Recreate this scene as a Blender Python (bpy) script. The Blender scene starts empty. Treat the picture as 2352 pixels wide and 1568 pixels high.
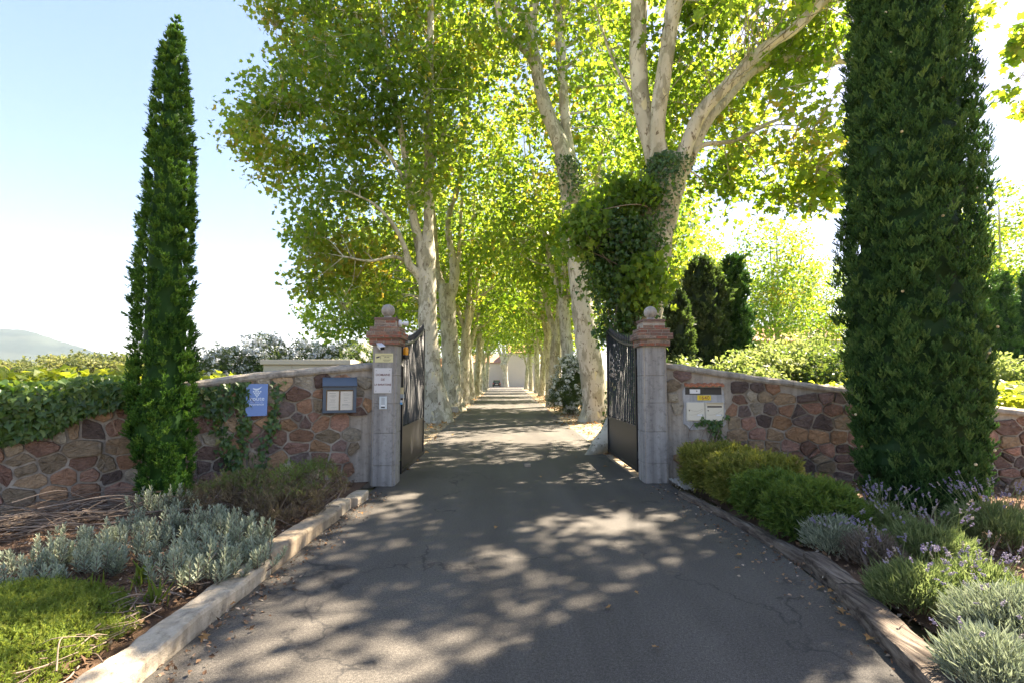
import bpy, bmesh, math, random
import numpy as np
from mathutils import Vector, Matrix, noise

S = bpy.context.scene
COL = S.collection
rad = math.radians

# ------------------------------------------------------------------ camera
CAM_H = 1.65
PITCH, YAW = 4.28, 0.78
cam_d = bpy.data.cameras.new('camera')
cam = bpy.data.objects.new('camera', cam_d)
COL.objects.link(cam)
cam.location = (0, 0, CAM_H)
cam.rotation_euler = (rad(90 + PITCH), 0, rad(-YAW))
cam_d.sensor_width = 36
cam_d.lens = 18
cam_d.clip_start = 0.05
cam_d.clip_end = 9000
S.camera = cam

# ------------------------------------------------------------------ sky and sun
SUN_AZ, SUN_EL = 53.0, 48.0          # azimuth measured from +Y (down the drive) towards +X
w = bpy.data.worlds.new('World')
S.world = w
w.use_nodes = True
nt = w.node_tree
bg = nt.nodes['Background']
sky = nt.nodes.new('ShaderNodeTexSky')
sky.sky_type = 'NISHITA'
sky.sun_disc = False
sky.sun_elevation = rad(SUN_EL)
sky.sun_rotation = rad(SUN_AZ)
sky.air_density = 1.0
sky.dust_density = 0.7
sky.ozone_density = 1.6
hs = nt.nodes.new('ShaderNodeHueSaturation'); hs.inputs['Saturation'].default_value = 1.36
wb = nt.nodes.new('ShaderNodeMix'); wb.data_type = 'RGBA'; wb.blend_type = 'MULTIPLY'
wb.inputs[0].default_value = 1.0; wb.inputs[7].default_value = (1.1, 0.935, 0.96, 1)      # the photograph's white balance
gm = nt.nodes.new('ShaderNodeGamma'); gm.inputs['Gamma'].default_value = 0.62
nt.links.new(sky.outputs['Color'], gm.inputs['Color'])
nt.links.new(gm.outputs['Color'], hs.inputs['Color'])
nt.links.new(hs.outputs['Color'], wb.inputs[6])
nt.links.new(wb.outputs[2], bg.inputs['Color'])
bg.inputs['Strength'].default_value = 0.09
sl = bpy.data.lights.new('sun', 'SUN')
sl.energy = 5.0
sl.angle = rad(0.55)
sl.color = (1.0, 0.87, 0.69)
so = bpy.data.objects.new('sun', sl)
COL.objects.link(so)
sd = Vector((math.sin(rad(SUN_AZ)) * math.cos(rad(SUN_EL)), math.cos(rad(SUN_AZ)) * math.cos(rad(SUN_EL)), math.sin(rad(SUN_EL))))
so.rotation_euler = sd.to_track_quat('Z', 'Y').to_euler()
so.location = sd * 100
S.view_settings.view_transform = 'Standard'
S.view_settings.look = 'None'
S.view_settings.gamma = 1.0
S.view_settings.exposure = 2.8
S.render.engine = 'CYCLES'
S.cycles.max_bounces = 8
S.cycles.diffuse_bounces = 4
S.cycles.glossy_bounces = 2
S.cycles.transmission_bounces = 5
S.cycles.transparent_max_bounces = 8

# ------------------------------------------------------------------ picture <-> place
FPX = 1176.0
Rm = cam.rotation_euler.to_matrix()
def ray(px, py):
    return (Rm @ Vector(((px - 1176) / FPX, -(py - 784) / FPX, -1.0)))
def P(px, py, d):
    v = ray(px, py)
    t = d / v.y
    return np.array((v.x * t, d, CAM_H + v.z * t))
def G(px, py, z=0.0):
    v = ray(px, py)
    t = (z - CAM_H) / v.z
    return np.array((v.x * t, v.y * t, z))
RT = np.array(Rm.transposed())
def proj(p):
    q = RT @ (np.asarray(p, float) - np.array((0, 0, CAM_H)))
    return 1176 + FPX * q[0] / -q[2], 784 - FPX * q[1] / -q[2]

# ------------------------------------------------------------------ mesh helpers
class Acc:
    def __init__(s):
        s.V, s.F, s.n, s.C = [], [], 0, []
    def add(s, V, F, c=None):
        V = np.asarray(V, float)
        s.V.append(V)
        for f in F:
            s.F.append([i + s.n for i in f])
            if c is not None: s.C.append(c)
        s.n += len(V)
        return s
    def box(s, x0, x1, y0, y1, z0, z1, bev=0.0, M=None, c=None):
        V, F = bevbox(x0, x1, y0, y1, z0, z1, bev)
        if M is not None: V = xf(V, M)
        return s.add(V, F, c)
    def out(s):
        return np.concatenate(s.V), s.F

def xf(V, M):
    M = np.array(M)
    return V @ M[:3, :3].T + M[:3, 3]

_bb = {}
def bevbox(x0, x1, y0, y1, z0, z1, bev=0.0):
    if bev <= 0:
        V = np.array([(x, y, z) for x in (x0, x1) for y in (y0, y1) for z in (z0, z1)], float)
        return V, [(0, 1, 3, 2), (4, 6, 7, 5), (0, 4, 5, 1), (2, 3, 7, 6), (0, 2, 6, 4), (1, 5, 7, 3)]
    bm = bmesh.new()
    bmesh.ops.create_cube(bm, size=1)
    for v in bm.verts:
        v.co = Vector(((x0 + x1) / 2 + v.co.x * (x1 - x0), (y0 + y1) / 2 + v.co.y * (y1 - y0), (z0 + z1) / 2 + v.co.z * (z1 - z0)))
    bmesh.ops.bevel(bm, geom=list(bm.edges), offset=bev, segments=2, affect='EDGES', profile=0.6)
    bm.verts.index_update()
    V = np.array([v.co[:] for v in bm.verts])
    F = [[v.index for v in f.verts] for f in bm.faces]
    bm.free()
    return V, F

def make_mesh(name, V, F, mat, smooth=False, rnd=None, fcol=None):
    me = bpy.data.meshes.new(name)
    V = np.asarray(V, np.float32)
    if isinstance(F, np.ndarray):
        F = [F]
    if F and isinstance(F[0], np.ndarray):
        starts, idx, o = [], [], 0
        for a in F:
            starts.append(o + np.arange(len(a), dtype=np.int32) * a.shape[1])
            idx.append(a.reshape(-1)); o += a.size
        starts = np.concatenate(starts).astype(np.int32); idx = np.concatenate(idx).astype(np.int32)
        me.vertices.add(len(V)); me.vertices.foreach_set('co', V.reshape(-1))
        me.loops.add(len(idx)); me.loops.foreach_set('vertex_index', idx)
        me.polygons.add(len(starts)); me.polygons.foreach_set('loop_start', starts)
        me.update(calc_edges=True)
    else:
        me.from_pydata([tuple(v) for v in V.tolist()], [], F)
        me.update()
    me.polygons.foreach_set('use_smooth', np.full(len(me.polygons), smooth, dtype=bool))
    if rnd is not None:
        a = me.attributes.new('rnd', 'FLOAT', 'POINT')
        a.data.foreach_set('value', np.asarray(rnd, np.float32))
    if fcol is not None:
        a = me.attributes.new('tone', 'FLOAT_COLOR', 'FACE')
        a.data.foreach_set('color', np.asarray(fcol, np.float32).reshape(-1))
    if mat: me.materials.append(mat)
    return me

def link(name, V, F, mat, parent=None, base=None, **kw):
    V = np.asarray(V, float)
    if parent is not None:
        off = world_loc(parent)
    elif base is not None: off = np.array(base, float)
    else: off = np.zeros(3)
    me = make_mesh(name, V - off, F, mat, **kw)
    o = bpy.data.objects.new(name, me)
    COL.objects.link(o)
    if parent is not None: o.parent = parent
    else: o.location = off
    return o

def world_loc(o):
    p = np.zeros(3)
    while o is not None:
        p = p + np.array(o.location); o = o.parent
    return p

def tag(o, label=None, cat=None, group=None, kind=None):
    if label: o['label'] = label
    if cat: o['category'] = cat
    if group: o['group'] = group
    if kind: o['kind'] = kind
    return o

def thing(name, label, cat, loc=(0, 0, 0), group=None):
    o = bpy.data.objects.new(name, None)
    o.empty_display_size = 0.2
    COL.objects.link(o)
    o.location = tuple(float(v) for v in loc)
    return tag(o, label, cat, group)

def copy_tree(o, parent=None):
    c = o.copy(); COL.objects.link(c); c.parent = parent
    for ch in list(o.children): copy_tree(ch, c)
    return c

def dup(root, loc, rz=0.0, label=None, sc=1.0, group=None):
    c = copy_tree(root)
    c.location = tuple(float(v) for v in loc); c.rotation_euler = (0, 0, rz); c.scale = (sc, sc, sc)
    if label: c['label'] = label
    if group: c['group'] = group
    return c

def unit(a):
    return a / np.maximum(np.linalg.norm(a, axis=-1, keepdims=True), 1e-9)

def scatter(tv, tf, pos, R, sc):
    tv = np.asarray(tv, float); tf = np.asarray(tf, int)
    N, T = len(pos), len(tv)
    sc = np.broadcast_to(np.asarray(sc, float), (N,))
    V = np.einsum('nij,tj->nti', R, tv) * sc[:, None, None] + pos[:, None, :]
    F = tf[None] + (np.arange(N) * T)[:, None, None]
    return V.reshape(-1, 3), F.reshape(-1, tf.shape[1])

def frames(yaxis, zhint):
    y = unit(yaxis); x = unit(np.cross(y, zhint)); z = np.cross(x, y)
    return np.stack([x, y, z], axis=2)

def rand_dirs(rng, n):
    return unit(rng.normal(size=(n, 3)))

def catmull(pts, per=6):
    pts = np.asarray(pts, float)
    if len(pts) == 2:
        t = np.linspace(0, 1, per + 1)[:, None]
        return pts[0] * (1 - t) + pts[1] * t
    p = np.vstack([2 * pts[0] - pts[1], pts, 2 * pts[-1] - pts[-2]])
    out = []
    for i in range(len(pts) - 1):
        a, b, c, d = p[i:i + 4]
        for t in np.arange(per) / per:
            out.append(0.5 * (2 * b + (c - a) * t + (2 * a - 5 * b + 4 * c - d) * t * t + (3 * b - a - 3 * c + d) * t ** 3))
    out.append(pts[-1])
    return np.array(out)

def tube(pts, r, K=8, rough=0.0, seed=0, ref=(0.31, 0.93, 0.17), cap=False):
    pts = np.asarray(pts, float); r = np.broadcast_to(np.asarray(r, float), (len(pts),))
    t = unit(np.gradient(pts, axis=0))
    a = unit(np.cross(t, np.array(ref))); b = np.cross(t, a)
    th = np.arange(K) * 2 * math.pi / K
    ring = a[:, None, :] * np.cos(th)[None, :, None] + b[:, None, :] * np.sin(th)[None, :, None]
    rr = np.repeat(r[:, None], K, 1)
    if rough:
        for i in range(len(pts)):
            for k in range(K):
                v = Vector(pts[i] + ring[i, k] * r[i]) * 1.7 + Vector((seed * 3.1, 0, 0))
                rr[i, k] *= 1 + rough * noise.noise(v) + 0.5 * rough * noise.noise(v * 2.7)
    V = (pts[:, None, :] + ring * rr[:, :, None]).reshape(-1, 3)
    n = len(pts)
    i = np.arange(n - 1)[:, None] * K; k = np.arange(K)[None]; k2 = (k + 1) % K
    F = np.stack([i + k, i + k2, i + K + k2, i + K + k], -1).reshape(-1, 4)
    return V, F

class NAcc:                      # numpy accumulator of quads and tris
    def __init__(s): s.V, s.Q, s.T, s.r, s.n = [], [], [], [], 0
    def add(s, V, F, rnd=None):
        s.V.append(V); (s.Q if F.shape[1] == 4 else s.T).append(F + s.n); s.n += len(V)
        s.r.append(np.broadcast_to(np.asarray(0.5 if rnd is None else rnd, float), (len(V),)))
    def out(s):
        F = []
        if s.Q: F.append(np.concatenate(s.Q))
        if s.T: F.append(np.concatenate(s.T))
        return np.concatenate(s.V), F, np.concatenate(s.r)

def nlink(name, A, mat, parent=None, base=None, smooth=False):
    V, F, r = A.out()
    return link(name, V, F, mat, parent, base, smooth=smooth, rnd=r)

# ------------------------------------------------------------------ materials
class NT:
    def __init__(s, name, rough=0.8, spec=0.3):
        s.m = bpy.data.materials.new(name); s.m.use_nodes = True
        s.t = s.m.node_tree; s.n = s.t.nodes; s.p = s.n['Principled BSDF']
        s.p.inputs['Roughness'].default_value = rough
        s.p.inputs['Specular IOR Level'].default_value = spec
        s.outn = s.n['Material Output']
    def new(s, t, **kw):
        x = s.n.new(t)
        for k, v in kw.items(): setattr(x, k, v)
        return x
    def L(s, a, b): s.t.links.new(a, b)
    def coords(s, kind='Object', scale=(1, 1, 1)):
        if kind == 'Position': o = s.new('ShaderNodeNewGeometry').outputs['Position']
        else: o = s.new('ShaderNodeTexCoord').outputs[kind]
        m = s.new('ShaderNodeMapping'); m.inputs['Scale'].default_value = scale
        s.L(o, m.inputs['Vector']); return m.outputs['Vector']
    def noise(s, co, scale, detail=4, rough=0.6, dist=0.0):
        x = s.new('ShaderNodeTexNoise'); x.inputs['Scale'].default_value = scale
        x.inputs['Detail'].default_value = detail; x.inputs['Roughness'].default_value = rough
        x.inputs['Distortion'].default_value = dist
        s.L(co, x.inputs['Vector']); return x.outputs['Fac']
    def voro(s, co, scale, feature='F1', out='Distance'):
        x = s.new('ShaderNodeTexVoronoi', feature=feature); x.inputs['Scale'].default_value = scale
        s.L(co, x.inputs['Vector']); return x.outputs[out]
    def ramp(s, fac, stops, interp='LINEAR'):
        x = s.new('ShaderNodeValToRGB'); x.color_ramp.interpolation = interp
        e = x.color_ramp.elements
        while len(e) < len(stops): e.new(0.5)
        for i, (p, c) in enumerate(stops):
            e[i].position = p
            e[i].color = (*c, 1) if not isinstance(c, (int, float)) else (c, c, c, 1)
        s.L(fac, x.inputs['Fac']); return x.outputs['Color']
    def mix(s, fac, a, b, mode='MIX'):
        x = s.new('ShaderNodeMix', data_type='RGBA', blend_type=mode)
        for sock, v in ((x.inputs[0], fac), (x.inputs[6], a), (x.inputs[7], b)):
            if isinstance(v, (int, float)): sock.default_value = v
            elif isinstance(v, tuple): sock.default_value = (*v, 1)
            else: s.L(v, sock)
        return x.outputs[2]
    def attr(s, name, out='Fac'):
        x = s.new('ShaderNodeAttribute', attribute_name=name); return x.outputs[out]
    def color(s, c):
        if isinstance(c, tuple): s.p.inputs['Base Color'].default_value = (*c, 1)
        else: s.L(c, s.p.inputs['Base Color'])
    def bump(s, h, strength=0.5, dist=0.02):
        b = s.new('ShaderNodeBump'); b.inputs['Strength'].default_value = strength; b.inputs['Distance'].default_value = dist
        s.L(h, b.inputs['Height']); s.L(b.outputs['Normal'], s.p.inputs['Normal'])

def leaf_mat(name, stops, trans, tw=0.45, rough=0.5, spec=0.35):
    """stops: reflectance ramp over the random value of each leaf; trans: colour of the light that passes through"""
    n = NT(name, rough, spec)
    c = n.ramp(n.attr('rnd'), stops)
    n.color(c)
    t = n.new('ShaderNodeBsdfTranslucent')
    tc = n.ramp(n.attr('rnd'), trans)
    n.L(tc, t.inputs['Color'])
    m = n.new('ShaderNodeMixShader'); m.inputs[0].default_value = tw
    n.L(n.p.outputs[0], m.inputs[1]); n.L(t.outputs[0], m.inputs[2]); n.L(m.outputs[0], n.outn.inputs['Surface'])
    return n.m

def plain(name, c, rough=0.5, spec=0.4, metal=0.0, var=0.12, scale=14, bump=0.0):
    n = NT(name, rough, spec)
    n.p.inputs['Metallic'].default_value = metal
    co = n.coords('Object')
    f = n.noise(co, scale, 5)
    n.color(n.mix(f, tuple(x * (1 - var) for x in c), tuple(min(1, x * (1 + var)) for x in c)))
    if bump: n.bump(f, bump, 0.01)
    return n.m

MT = {}
MT['plane_leaf'] = leaf_mat('plane leaf', [(0, (0.06, 0.11, 0.014)), (0.5, (0.11, 0.175, 0.022)), (1, (0.19, 0.23, 0.035))],
                            [(0, (0.19, 0.35, 0.02)), (0.5, (0.37, 0.52, 0.03)), (0.9, (0.56, 0.62, 0.04)), (1, (0.7, 0.48, 0.06))], 0.5)
MT['ivy_leaf'] = leaf_mat('ivy leaf', [(0, (0.025, 0.06, 0.014)), (0.6, (0.065, 0.13, 0.025)), (0.93, (0.13, 0.2, 0.04)), (1, (0.26, 0.24, 0.07))],
                          [(0, (0.08, 0.2, 0.01)), (1, (0.3, 0.42, 0.04))], 0.3, 0.4, 0.5)
MT['creeper_leaf'] = leaf_mat('creeper leaf', [(0, (0.025, 0.065, 0.014)), (0.6, (0.085, 0.15, 0.035)), (1, (0.17, 0.23, 0.055))],
                          [(0, (0.1, 0.24, 0.02)), (1, (0.4, 0.5, 0.04))], 0.35, 0.4, 0.45)
MT['vine_leaf'] = leaf_mat('vine leaf', [(0, (0.08, 0.13, 0.02)), (1, (0.2, 0.24, 0.04))], [(0, (0.4, 0.5, 0.03)), (1, (0.7, 0.7, 0.05))], 0.5)
MT['cypress'] = leaf_mat('cypress spray', [(0, (0.02, 0.065, 0.01)), (0.5, (0.075, 0.18, 0.024)), (1, (0.19, 0.31, 0.04))],
                         [(0, (0.04, 0.12, 0.01)), (1, (0.2, 0.36, 0.03))], 0.25, 0.6, 0.2)
MT['cypress_dark'] = leaf_mat('dark cypress spray', [(0, (0.016, 0.045, 0.012)), (0.5, (0.065, 0.14, 0.034)), (1, (0.17, 0.26, 0.065))],
                         [(0, (0.02, 0.08, 0.01)), (1, (0.1, 0.22, 0.03))], 0.2, 0.6, 0.2)
MT['conifer_grey'] = leaf_mat('conifer spray', [(0, (0.025, 0.04, 0.02)), (0.6, (0.06, 0.085, 0.035)), (1, (0.13, 0.15, 0.06))],
                         [(0, (0.06, 0.12, 0.02)), (1, (0.2, 0.3, 0.05))], 0.25, 0.6, 0.2)
MT['juniper'] = leaf_mat('juniper needle', [(0, (0.055, 0.075, 0.016)), (0.45, (0.13, 0.15, 0.03)), (0.8, (0.28, 0.27, 0.055)), (1, (0.3, 0.22, 0.1))],
                         [(0, (0.2, 0.26, 0.03)), (1, (0.5, 0.48, 0.08))], 0.35, 0.6, 0.2)
MT['juniper_green'] = leaf_mat('green juniper needle', [(0, (0.035, 0.07, 0.013)), (0.5, (0.08, 0.14, 0.026)), (1, (0.17, 0.23, 0.045))],
                         [(0, (0.1, 0.2, 0.02)), (1, (0.35, 0.42, 0.05))], 0.3, 0.6, 0.2)
MT['rosemary'] = leaf_mat('rosemary needle', [(0, (0.15, 0.105, 0.065)), (0.42, (0.24, 0.18, 0.1)), (0.52, (0.1, 0.135, 0.04)), (1, (0.17, 0.24, 0.05))],
                         [(0, (0.14, 0.12, 0.05)), (0.5, (0.2, 0.2, 0.05)), (1, (0.34, 0.42, 0.06))], 0.3, 0.6, 0.2)
MT['mat_green'] = leaf_mat('cushion needle', [(0, (0.07, 0.11, 0.02)), (0.7, (0.15, 0.2, 0.035)), (1, (0.26, 0.26, 0.06))],
                         [(0, (0.25, 0.34, 0.04)), (1, (0.5, 0.55, 0.08))], 0.4, 0.6, 0.2)
MT['silver'] = leaf_mat('silver leaf', [(0, (0.2, 0.225, 0.155)), (0.6, (0.36, 0.39, 0.275)), (1, (0.5, 0.51, 0.36))],
                        [(0, (0.2, 0.26, 0.14)), (1, (0.4, 0.46, 0.28))], 0.22, 0.7, 0.15)
MT['lavender_leaf'] = leaf_mat('lavender leaf', [(0, (0.09, 0.12, 0.045)), (0.6, (0.19, 0.23, 0.09)), (1, (0.3, 0.32, 0.14))],
                        [(0, (0.2, 0.3, 0.08)), (1, (0.4, 0.48, 0.16))], 0.3, 0.7, 0.15)
MT['lavender_dry'] = leaf_mat('dry lavender stem', [(0, (0.16, 0.12, 0.09)), (1, (0.3, 0.25, 0.19))], [(0, (0.2, 0.16, 0.1)), (1, (0.3, 0.26, 0.18))], 0.2, 0.8, 0.1)
MT['lavender_flower'] = leaf_mat('lavender flower', [(0, (0.2, 0.16, 0.28)), (0.5, (0.32, 0.28, 0.36)), (0.85, (0.4, 0.36, 0.38)), (1, (0.45, 0.38, 0.3))],
                        [(0, (0.25, 0.2, 0.4)), (1, (0.4, 0.36, 0.45))], 0.25, 0.8, 0.1)
MT['oleander_leaf'] = leaf_mat('oleander leaf', [(0, (0.03, 0.055, 0.018)), (0.6, (0.06, 0.1, 0.03)), (1, (0.13, 0.17, 0.05))],
                        [(0, (0.1, 0.2, 0.02)), (1, (0.34, 0.4, 0.06))], 0.3, 0.45, 0.4)
MT['white_petal'] = leaf_mat('white petal', [(0, (0.66, 0.66, 0.6)), (1, (0.85, 0.84, 0.8))], [(0, (0.7, 0.7, 0.62)), (1, (0.85, 0.84, 0.78))], 0.3, 0.6, 0.2)
MT['bush_leaf'] = leaf_mat('bush leaf', [(0, (0.06, 0.09, 0.025)), (0.6, (0.13, 0.17, 0.05)), (1, (0.24, 0.26, 0.1))],
                        [(0, (0.2, 0.3, 0.05)), (1, (0.5, 0.55, 0.15))], 0.4, 0.5, 0.3)
MT['far_leaf'] = leaf_mat('olive tree leaf', [(0, (0.06, 0.075, 0.03)), (0.6, (0.12, 0.14, 0.05)), (1, (0.24, 0.22, 0.08))],
                        [(0, (0.2, 0.25, 0.05)), (1, (0.45, 0.45, 0.12))], 0.3, 0.6, 0.2)
MT['dry_leaf'] = leaf_mat('dry leaf', [(0, (0.16, 0.075, 0.03)), (0.5, (0.3, 0.16, 0.06)), (1, (0.45, 0.3, 0.14))],
                        [(0, (0.3, 0.14, 0.04)), (1, (0.5, 0.3, 0.1))], 0.2, 0.8, 0.1)
MT['litter'] = leaf_mat('bark chips and dry leaves', [(0, (0.07, 0.045, 0.03)), (0.45, (0.17, 0.1, 0.06)), (0.8, (0.3, 0.19, 0.11)), (1, (0.5, 0.42, 0.33))],
                        [(0, (0.1, 0.06, 0.03)), (1, (0.4, 0.3, 0.2))], 0.1, 0.85, 0.1)
MT['twig'] = leaf_mat('dry twig', [(0, (0.12, 0.085, 0.06)), (1, (0.32, 0.25, 0.19))], [(0, (0.1, 0.07, 0.05)), (1, (0.2, 0.15, 0.1))], 0.02, 0.85, 0.1)

def bark():
    n = NT('plane tree bark', 0.85, 0.2)
    co = n.coords('Object', (1, 1, 0.42))
    base = n.ramp(n.noise(co, 2.2, 3), [(0.3, (0.45, 0.4, 0.29)), (0.55, (0.56, 0.505, 0.39)), (0.75, (0.64, 0.585, 0.46))])
    big = n.ramp(n.noise(co, 3.4, 6, 0.6, 0.6), [(0.5, 0.0), (0.56, 0.9)])
    c = n.mix(big, base, n.ramp(n.noise(co, 6, 3), [(0.3, (0.26, 0.235, 0.165)), (0.7, (0.36, 0.32, 0.22))]))
    fl = n.ramp(n.noise(co, 11, 4, 0.6, 1.0), [(0.59, 0.0), (0.64, 1.0)])
    c = n.mix(fl, c, (0.17, 0.13, 0.085))
    yl = n.ramp(n.noise(co, 5.2, 3, 0.5, 0.4), [(0.66, 0.0), (0.7, 1.0)])
    c = n.mix(yl, c, (0.62, 0.54, 0.32))
    n.color(c)
    n.bump(n.noise(co, 9, 6), 0.5, 0.03)
    return n.m
MT['bark'] = bark()
def brown_bark():
    n = NT('brown bark', 0.9, 0.1)
    co = n.coords('Object', (1, 1, 0.3))
    f = n.noise(co, 14, 5)
    n.color(n.ramp(f, [(0.3, (0.07, 0.05, 0.035)), (0.7, (0.2, 0.15, 0.1))])); n.bump(f, 0.8, 0.03)
    return n.m
MT['brown_bark'] = brown_bark()

def asphalt():
    n = NT('asphalt', 0.78, 0.35)
    co = n.coords('Position')
    big = n.noise(co, 0.5, 4, 0.6, 0.5)
    base = n.ramp(big, [(0.3, (0.068, 0.06, 0.051)), (0.7, (0.096, 0.085, 0.071))])
    grain = n.ramp(n.noise(co, 170, 3, 0.7), [(0.33, 0.3), (0.5, 0.95), (0.68, 1.9)])
    c = n.mix(1.0, base, grain, 'MULTIPLY')
    c = n.mix(1.0, c, n.ramp(n.noise(co, 55, 4, 0.75), [(0.32, 0.55), (0.5, 1.0), (0.68, 1.5)]), 'MULTIPLY')
    sp = n.ramp(n.voro(co, 70), [(0.0, 1.0), (0.16, 0.0)])
    spm = n.ramp(n.voro(co, 70, 'F1', 'Color'), [(0.78, 0.0), (0.82, 1.0)])
    c = n.mix(n.mix(1.0, sp, spm, 'MULTIPLY'), c, (0.3, 0.29, 0.27))
    tr = n.ramp(n.noise(n.coords('Position', (1.3, .1, 1)), 1.0, 3), [(0.35, 0.82), (0.65, 1.2)])
    c = n.mix(1.0, c, tr, 'MULTIPLY')
    # dusty, worn patches and a pale splash mark
    d = n.ramp(n.noise(co, 1.4, 6, 0.65, 0.8), [(0.58, 0.0), (0.78, 0.45)])
    c = n.mix(d, c, (0.17, 0.155, 0.135))
    nz = n.new('ShaderNodeTexNoise'); nz.inputs['Scale'].default_value = 2.3; nz.inputs['Detail'].default_value = 5; n.L(co, nz.inputs['Vector'])
    vm = n.new('ShaderNodeVectorMath', operation='MULTIPLY_ADD'); vm.inputs[1].default_value = (0.5, 0.5, 0.0)
    n.L(nz.outputs['Color'], vm.inputs[0]); n.L(n.coords('Position', (0.42, 0.3, 1)), vm.inputs[2])
    cr = n.ramp(n.voro(vm.outputs['Vector'], 1.0, 'DISTANCE_TO_EDGE'), [(0.0, 1.0), (0.009, 0.0)])
    crm = n.ramp(n.noise(co, 0.8, 3), [(0.46, 0.0), (0.52, 0.95)])
    c = n.mix(n.mix(1.0, cr, crm, 'MULTIPLY'), c, (0.028, 0.026, 0.025))
    n.color(c)
    n.bump(n.noise(co, 150, 3), 0.55, 0.006)
    return n.m
MT['asphalt'] = asphalt()

def soil(name, a, b, sc=9, fine=60):
    n = NT(name, 0.95, 0.1)
    co = n.coords('Position')
    f = n.noise(co, sc, 6, 0.7); g = n.noise(co, fine, 4, 0.7)
    c = n.mix(f, a, b); c = n.mix(1.0, c, n.ramp(g, [(0.3, 0.6), (0.7, 1.4)]), 'MULTIPLY')
    n.color(c); n.bump(g, 0.8, 0.02)
    return n.m
MT['mulch'] = soil('bark mulch', (0.09, 0.055, 0.035), (0.2, 0.13, 0.085), 14, 90)
MT['gravel'] = soil('pale gravel and dry grass', (0.22, 0.17, 0.11), (0.38, 0.31, 0.21), 3, 55)
MT['lawn'] = soil('lawn', (0.06, 0.11, 0.02), (0.12, 0.17, 0.035), 1.5, 40)
MT['ground'] = soil('field', (0.12, 0.11, 0.05), (0.2, 0.17, 0.08), 0.3, 6)
def hillm():
    n = NT('haze-tinted wooded hillside', 0.95, 0.05)
    co = n.coords('Position', (1, 1, 2))
    f = n.noise(co, 0.03, 6, 0.7); g = n.noise(co, 0.006, 4)
    c = n.mix(f, (0.012, 0.02, 0.02), (0.035, 0.048, 0.04)); c = n.mix(n.ramp(g, [(0.45, 0.0), (0.6, 0.5)]), c, (0.055, 0.065, 0.05))  # woodland tones shifted to blue to stand for distance haze
    n.color(c); return n.m
MT['hill'] = hillm()

def stone():
    n = NT('wall stone', 0.9, 0.15)
    co = n.coords('Object')
    t = n.attr('tone', 'Color')
    f = n.noise(co, 9, 6, 0.7); g = n.noise(n.coords('Object', (1, 1, 3)), 30, 4, 0.7)
    c = n.mix(1.0, t, n.ramp(f, [(0.25, 0.62), (0.75, 1.38)]), 'MULTIPLY')
    c = n.mix(1.0, c, n.ramp(g, [(0.3, 0.72), (0.7, 1.28)]), 'MULTIPLY')
    li = n.ramp(n.noise(co, 4, 5, 0.7), [(0.6, 0.0), (0.7, 0.55)])
    c = n.mix(li, c, (0.33, 0.29, 0.24))
    n.color(c); n.bump(n.noise(co, 22, 8, 0.75), 1.0, 0.04)
    return n.m
MT['stone'] = stone()
def mortar(name, a, b, dark, lichen=0.0):
    n = NT(name, 0.95, 0.1)
    co = n.coords('Object')
    f = n.noise(co, 5, 6, 0.7)
    c = n.mix(f, a, b)
    c = n.mix(n.ramp(n.noise(co, 13, 6, 0.75), [(0.52, 0.0), (0.68, 0.7)]), c, dark)
    c = n.mix(1.0, c, n.ramp(n.noise(n.coords('Object', (9, 9, .5)), 1.0, 4, 0.6), [(0.35, 0.72), (0.6, 1.1)]), 'MULTIPLY')
    if lichen: c = n.mix(n.ramp(n.noise(co, 8, 4), [(0.66, 0.0), (0.72, lichen)]), c, (0.42, 0.27, 0.05))
    n.color(c); n.bump(n.noise(co, 40, 6, 0.75), 0.8, 0.015)
    return n.m
MT['mortar'] = mortar('wall mortar', (0.31, 0.265, 0.21), (0.47, 0.41, 0.335), (0.21, 0.18, 0.145))
MT['coping'] = mortar('coping concrete', (0.28, 0.245, 0.2), (0.45, 0.4, 0.33), (0.13, 0.115, 0.1), 0.6)
MT['pillar'] = mortar('pillar limestone', (0.29, 0.265, 0.235), (0.42, 0.39, 0.35), (0.17, 0.155, 0.135))
MT['ball'] = mortar('stone ball', (0.36, 0.32, 0.27), (0.5, 0.46, 0.4), (0.17, 0.15, 0.13), 0.5)
MT['render'] = mortar('grey plaster', (0.38, 0.37, 0.36), (0.5, 0.49, 0.47), (0.3, 0.29, 0.28))
MT['kerb_pale'] = mortar('pale weathered beam', (0.42, 0.35, 0.255), (0.6, 0.51, 0.385), (0.2, 0.155, 0.11))
MT['kerb_stone'] = mortar('kerb stone', (0.3, 0.235, 0.165), (0.46, 0.37, 0.26), (0.16, 0.12, 0.085))
def sleeper():
    n = NT('weathered sleeper wood', 0.9, 0.15)
    co = n.coords('Object', (14, 1.2, 14))
    f = n.noise(co, 1.6, 6, 0.7, 0.6)
    c = n.ramp(f, [(0.36, (0.045, 0.035, 0.028)), (0.5, (0.14, 0.11, 0.085)), (0.68, (0.27, 0.225, 0.17))])
    n.color(c); n.bump(f, 1.0, 0.02)
    return n.m
MT['sleeper'] = sleeper()
def brick():
    n = NT('old brick', 0.92, 0.1)
    co = n.coords('Object')
    t = n.attr('tone', 'Color')
    c = n.mix(1.0, t, n.ramp(n.noise(co, 30, 5, 0.7), [(0.3, 0.65), (0.7, 1.35)]), 'MULTIPLY')
    c = n.mix(n.ramp(n.noise(co, 17, 6, 0.75), [(0.45, 0.0), (0.6, 0.9)]), c, (0.15, 0.12, 0.095))
    c = n.mix(n.ramp(n.noise(co, 11, 4), [(0.66, 0.0), (0.71, 0.8)]), c, (0.45, 0.26, 0.05))
    n.color(c); n.bump(n.noise(co, 60, 5), 0.7, 0.01)
    return n.m
MT['brick'] = brick()
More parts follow.
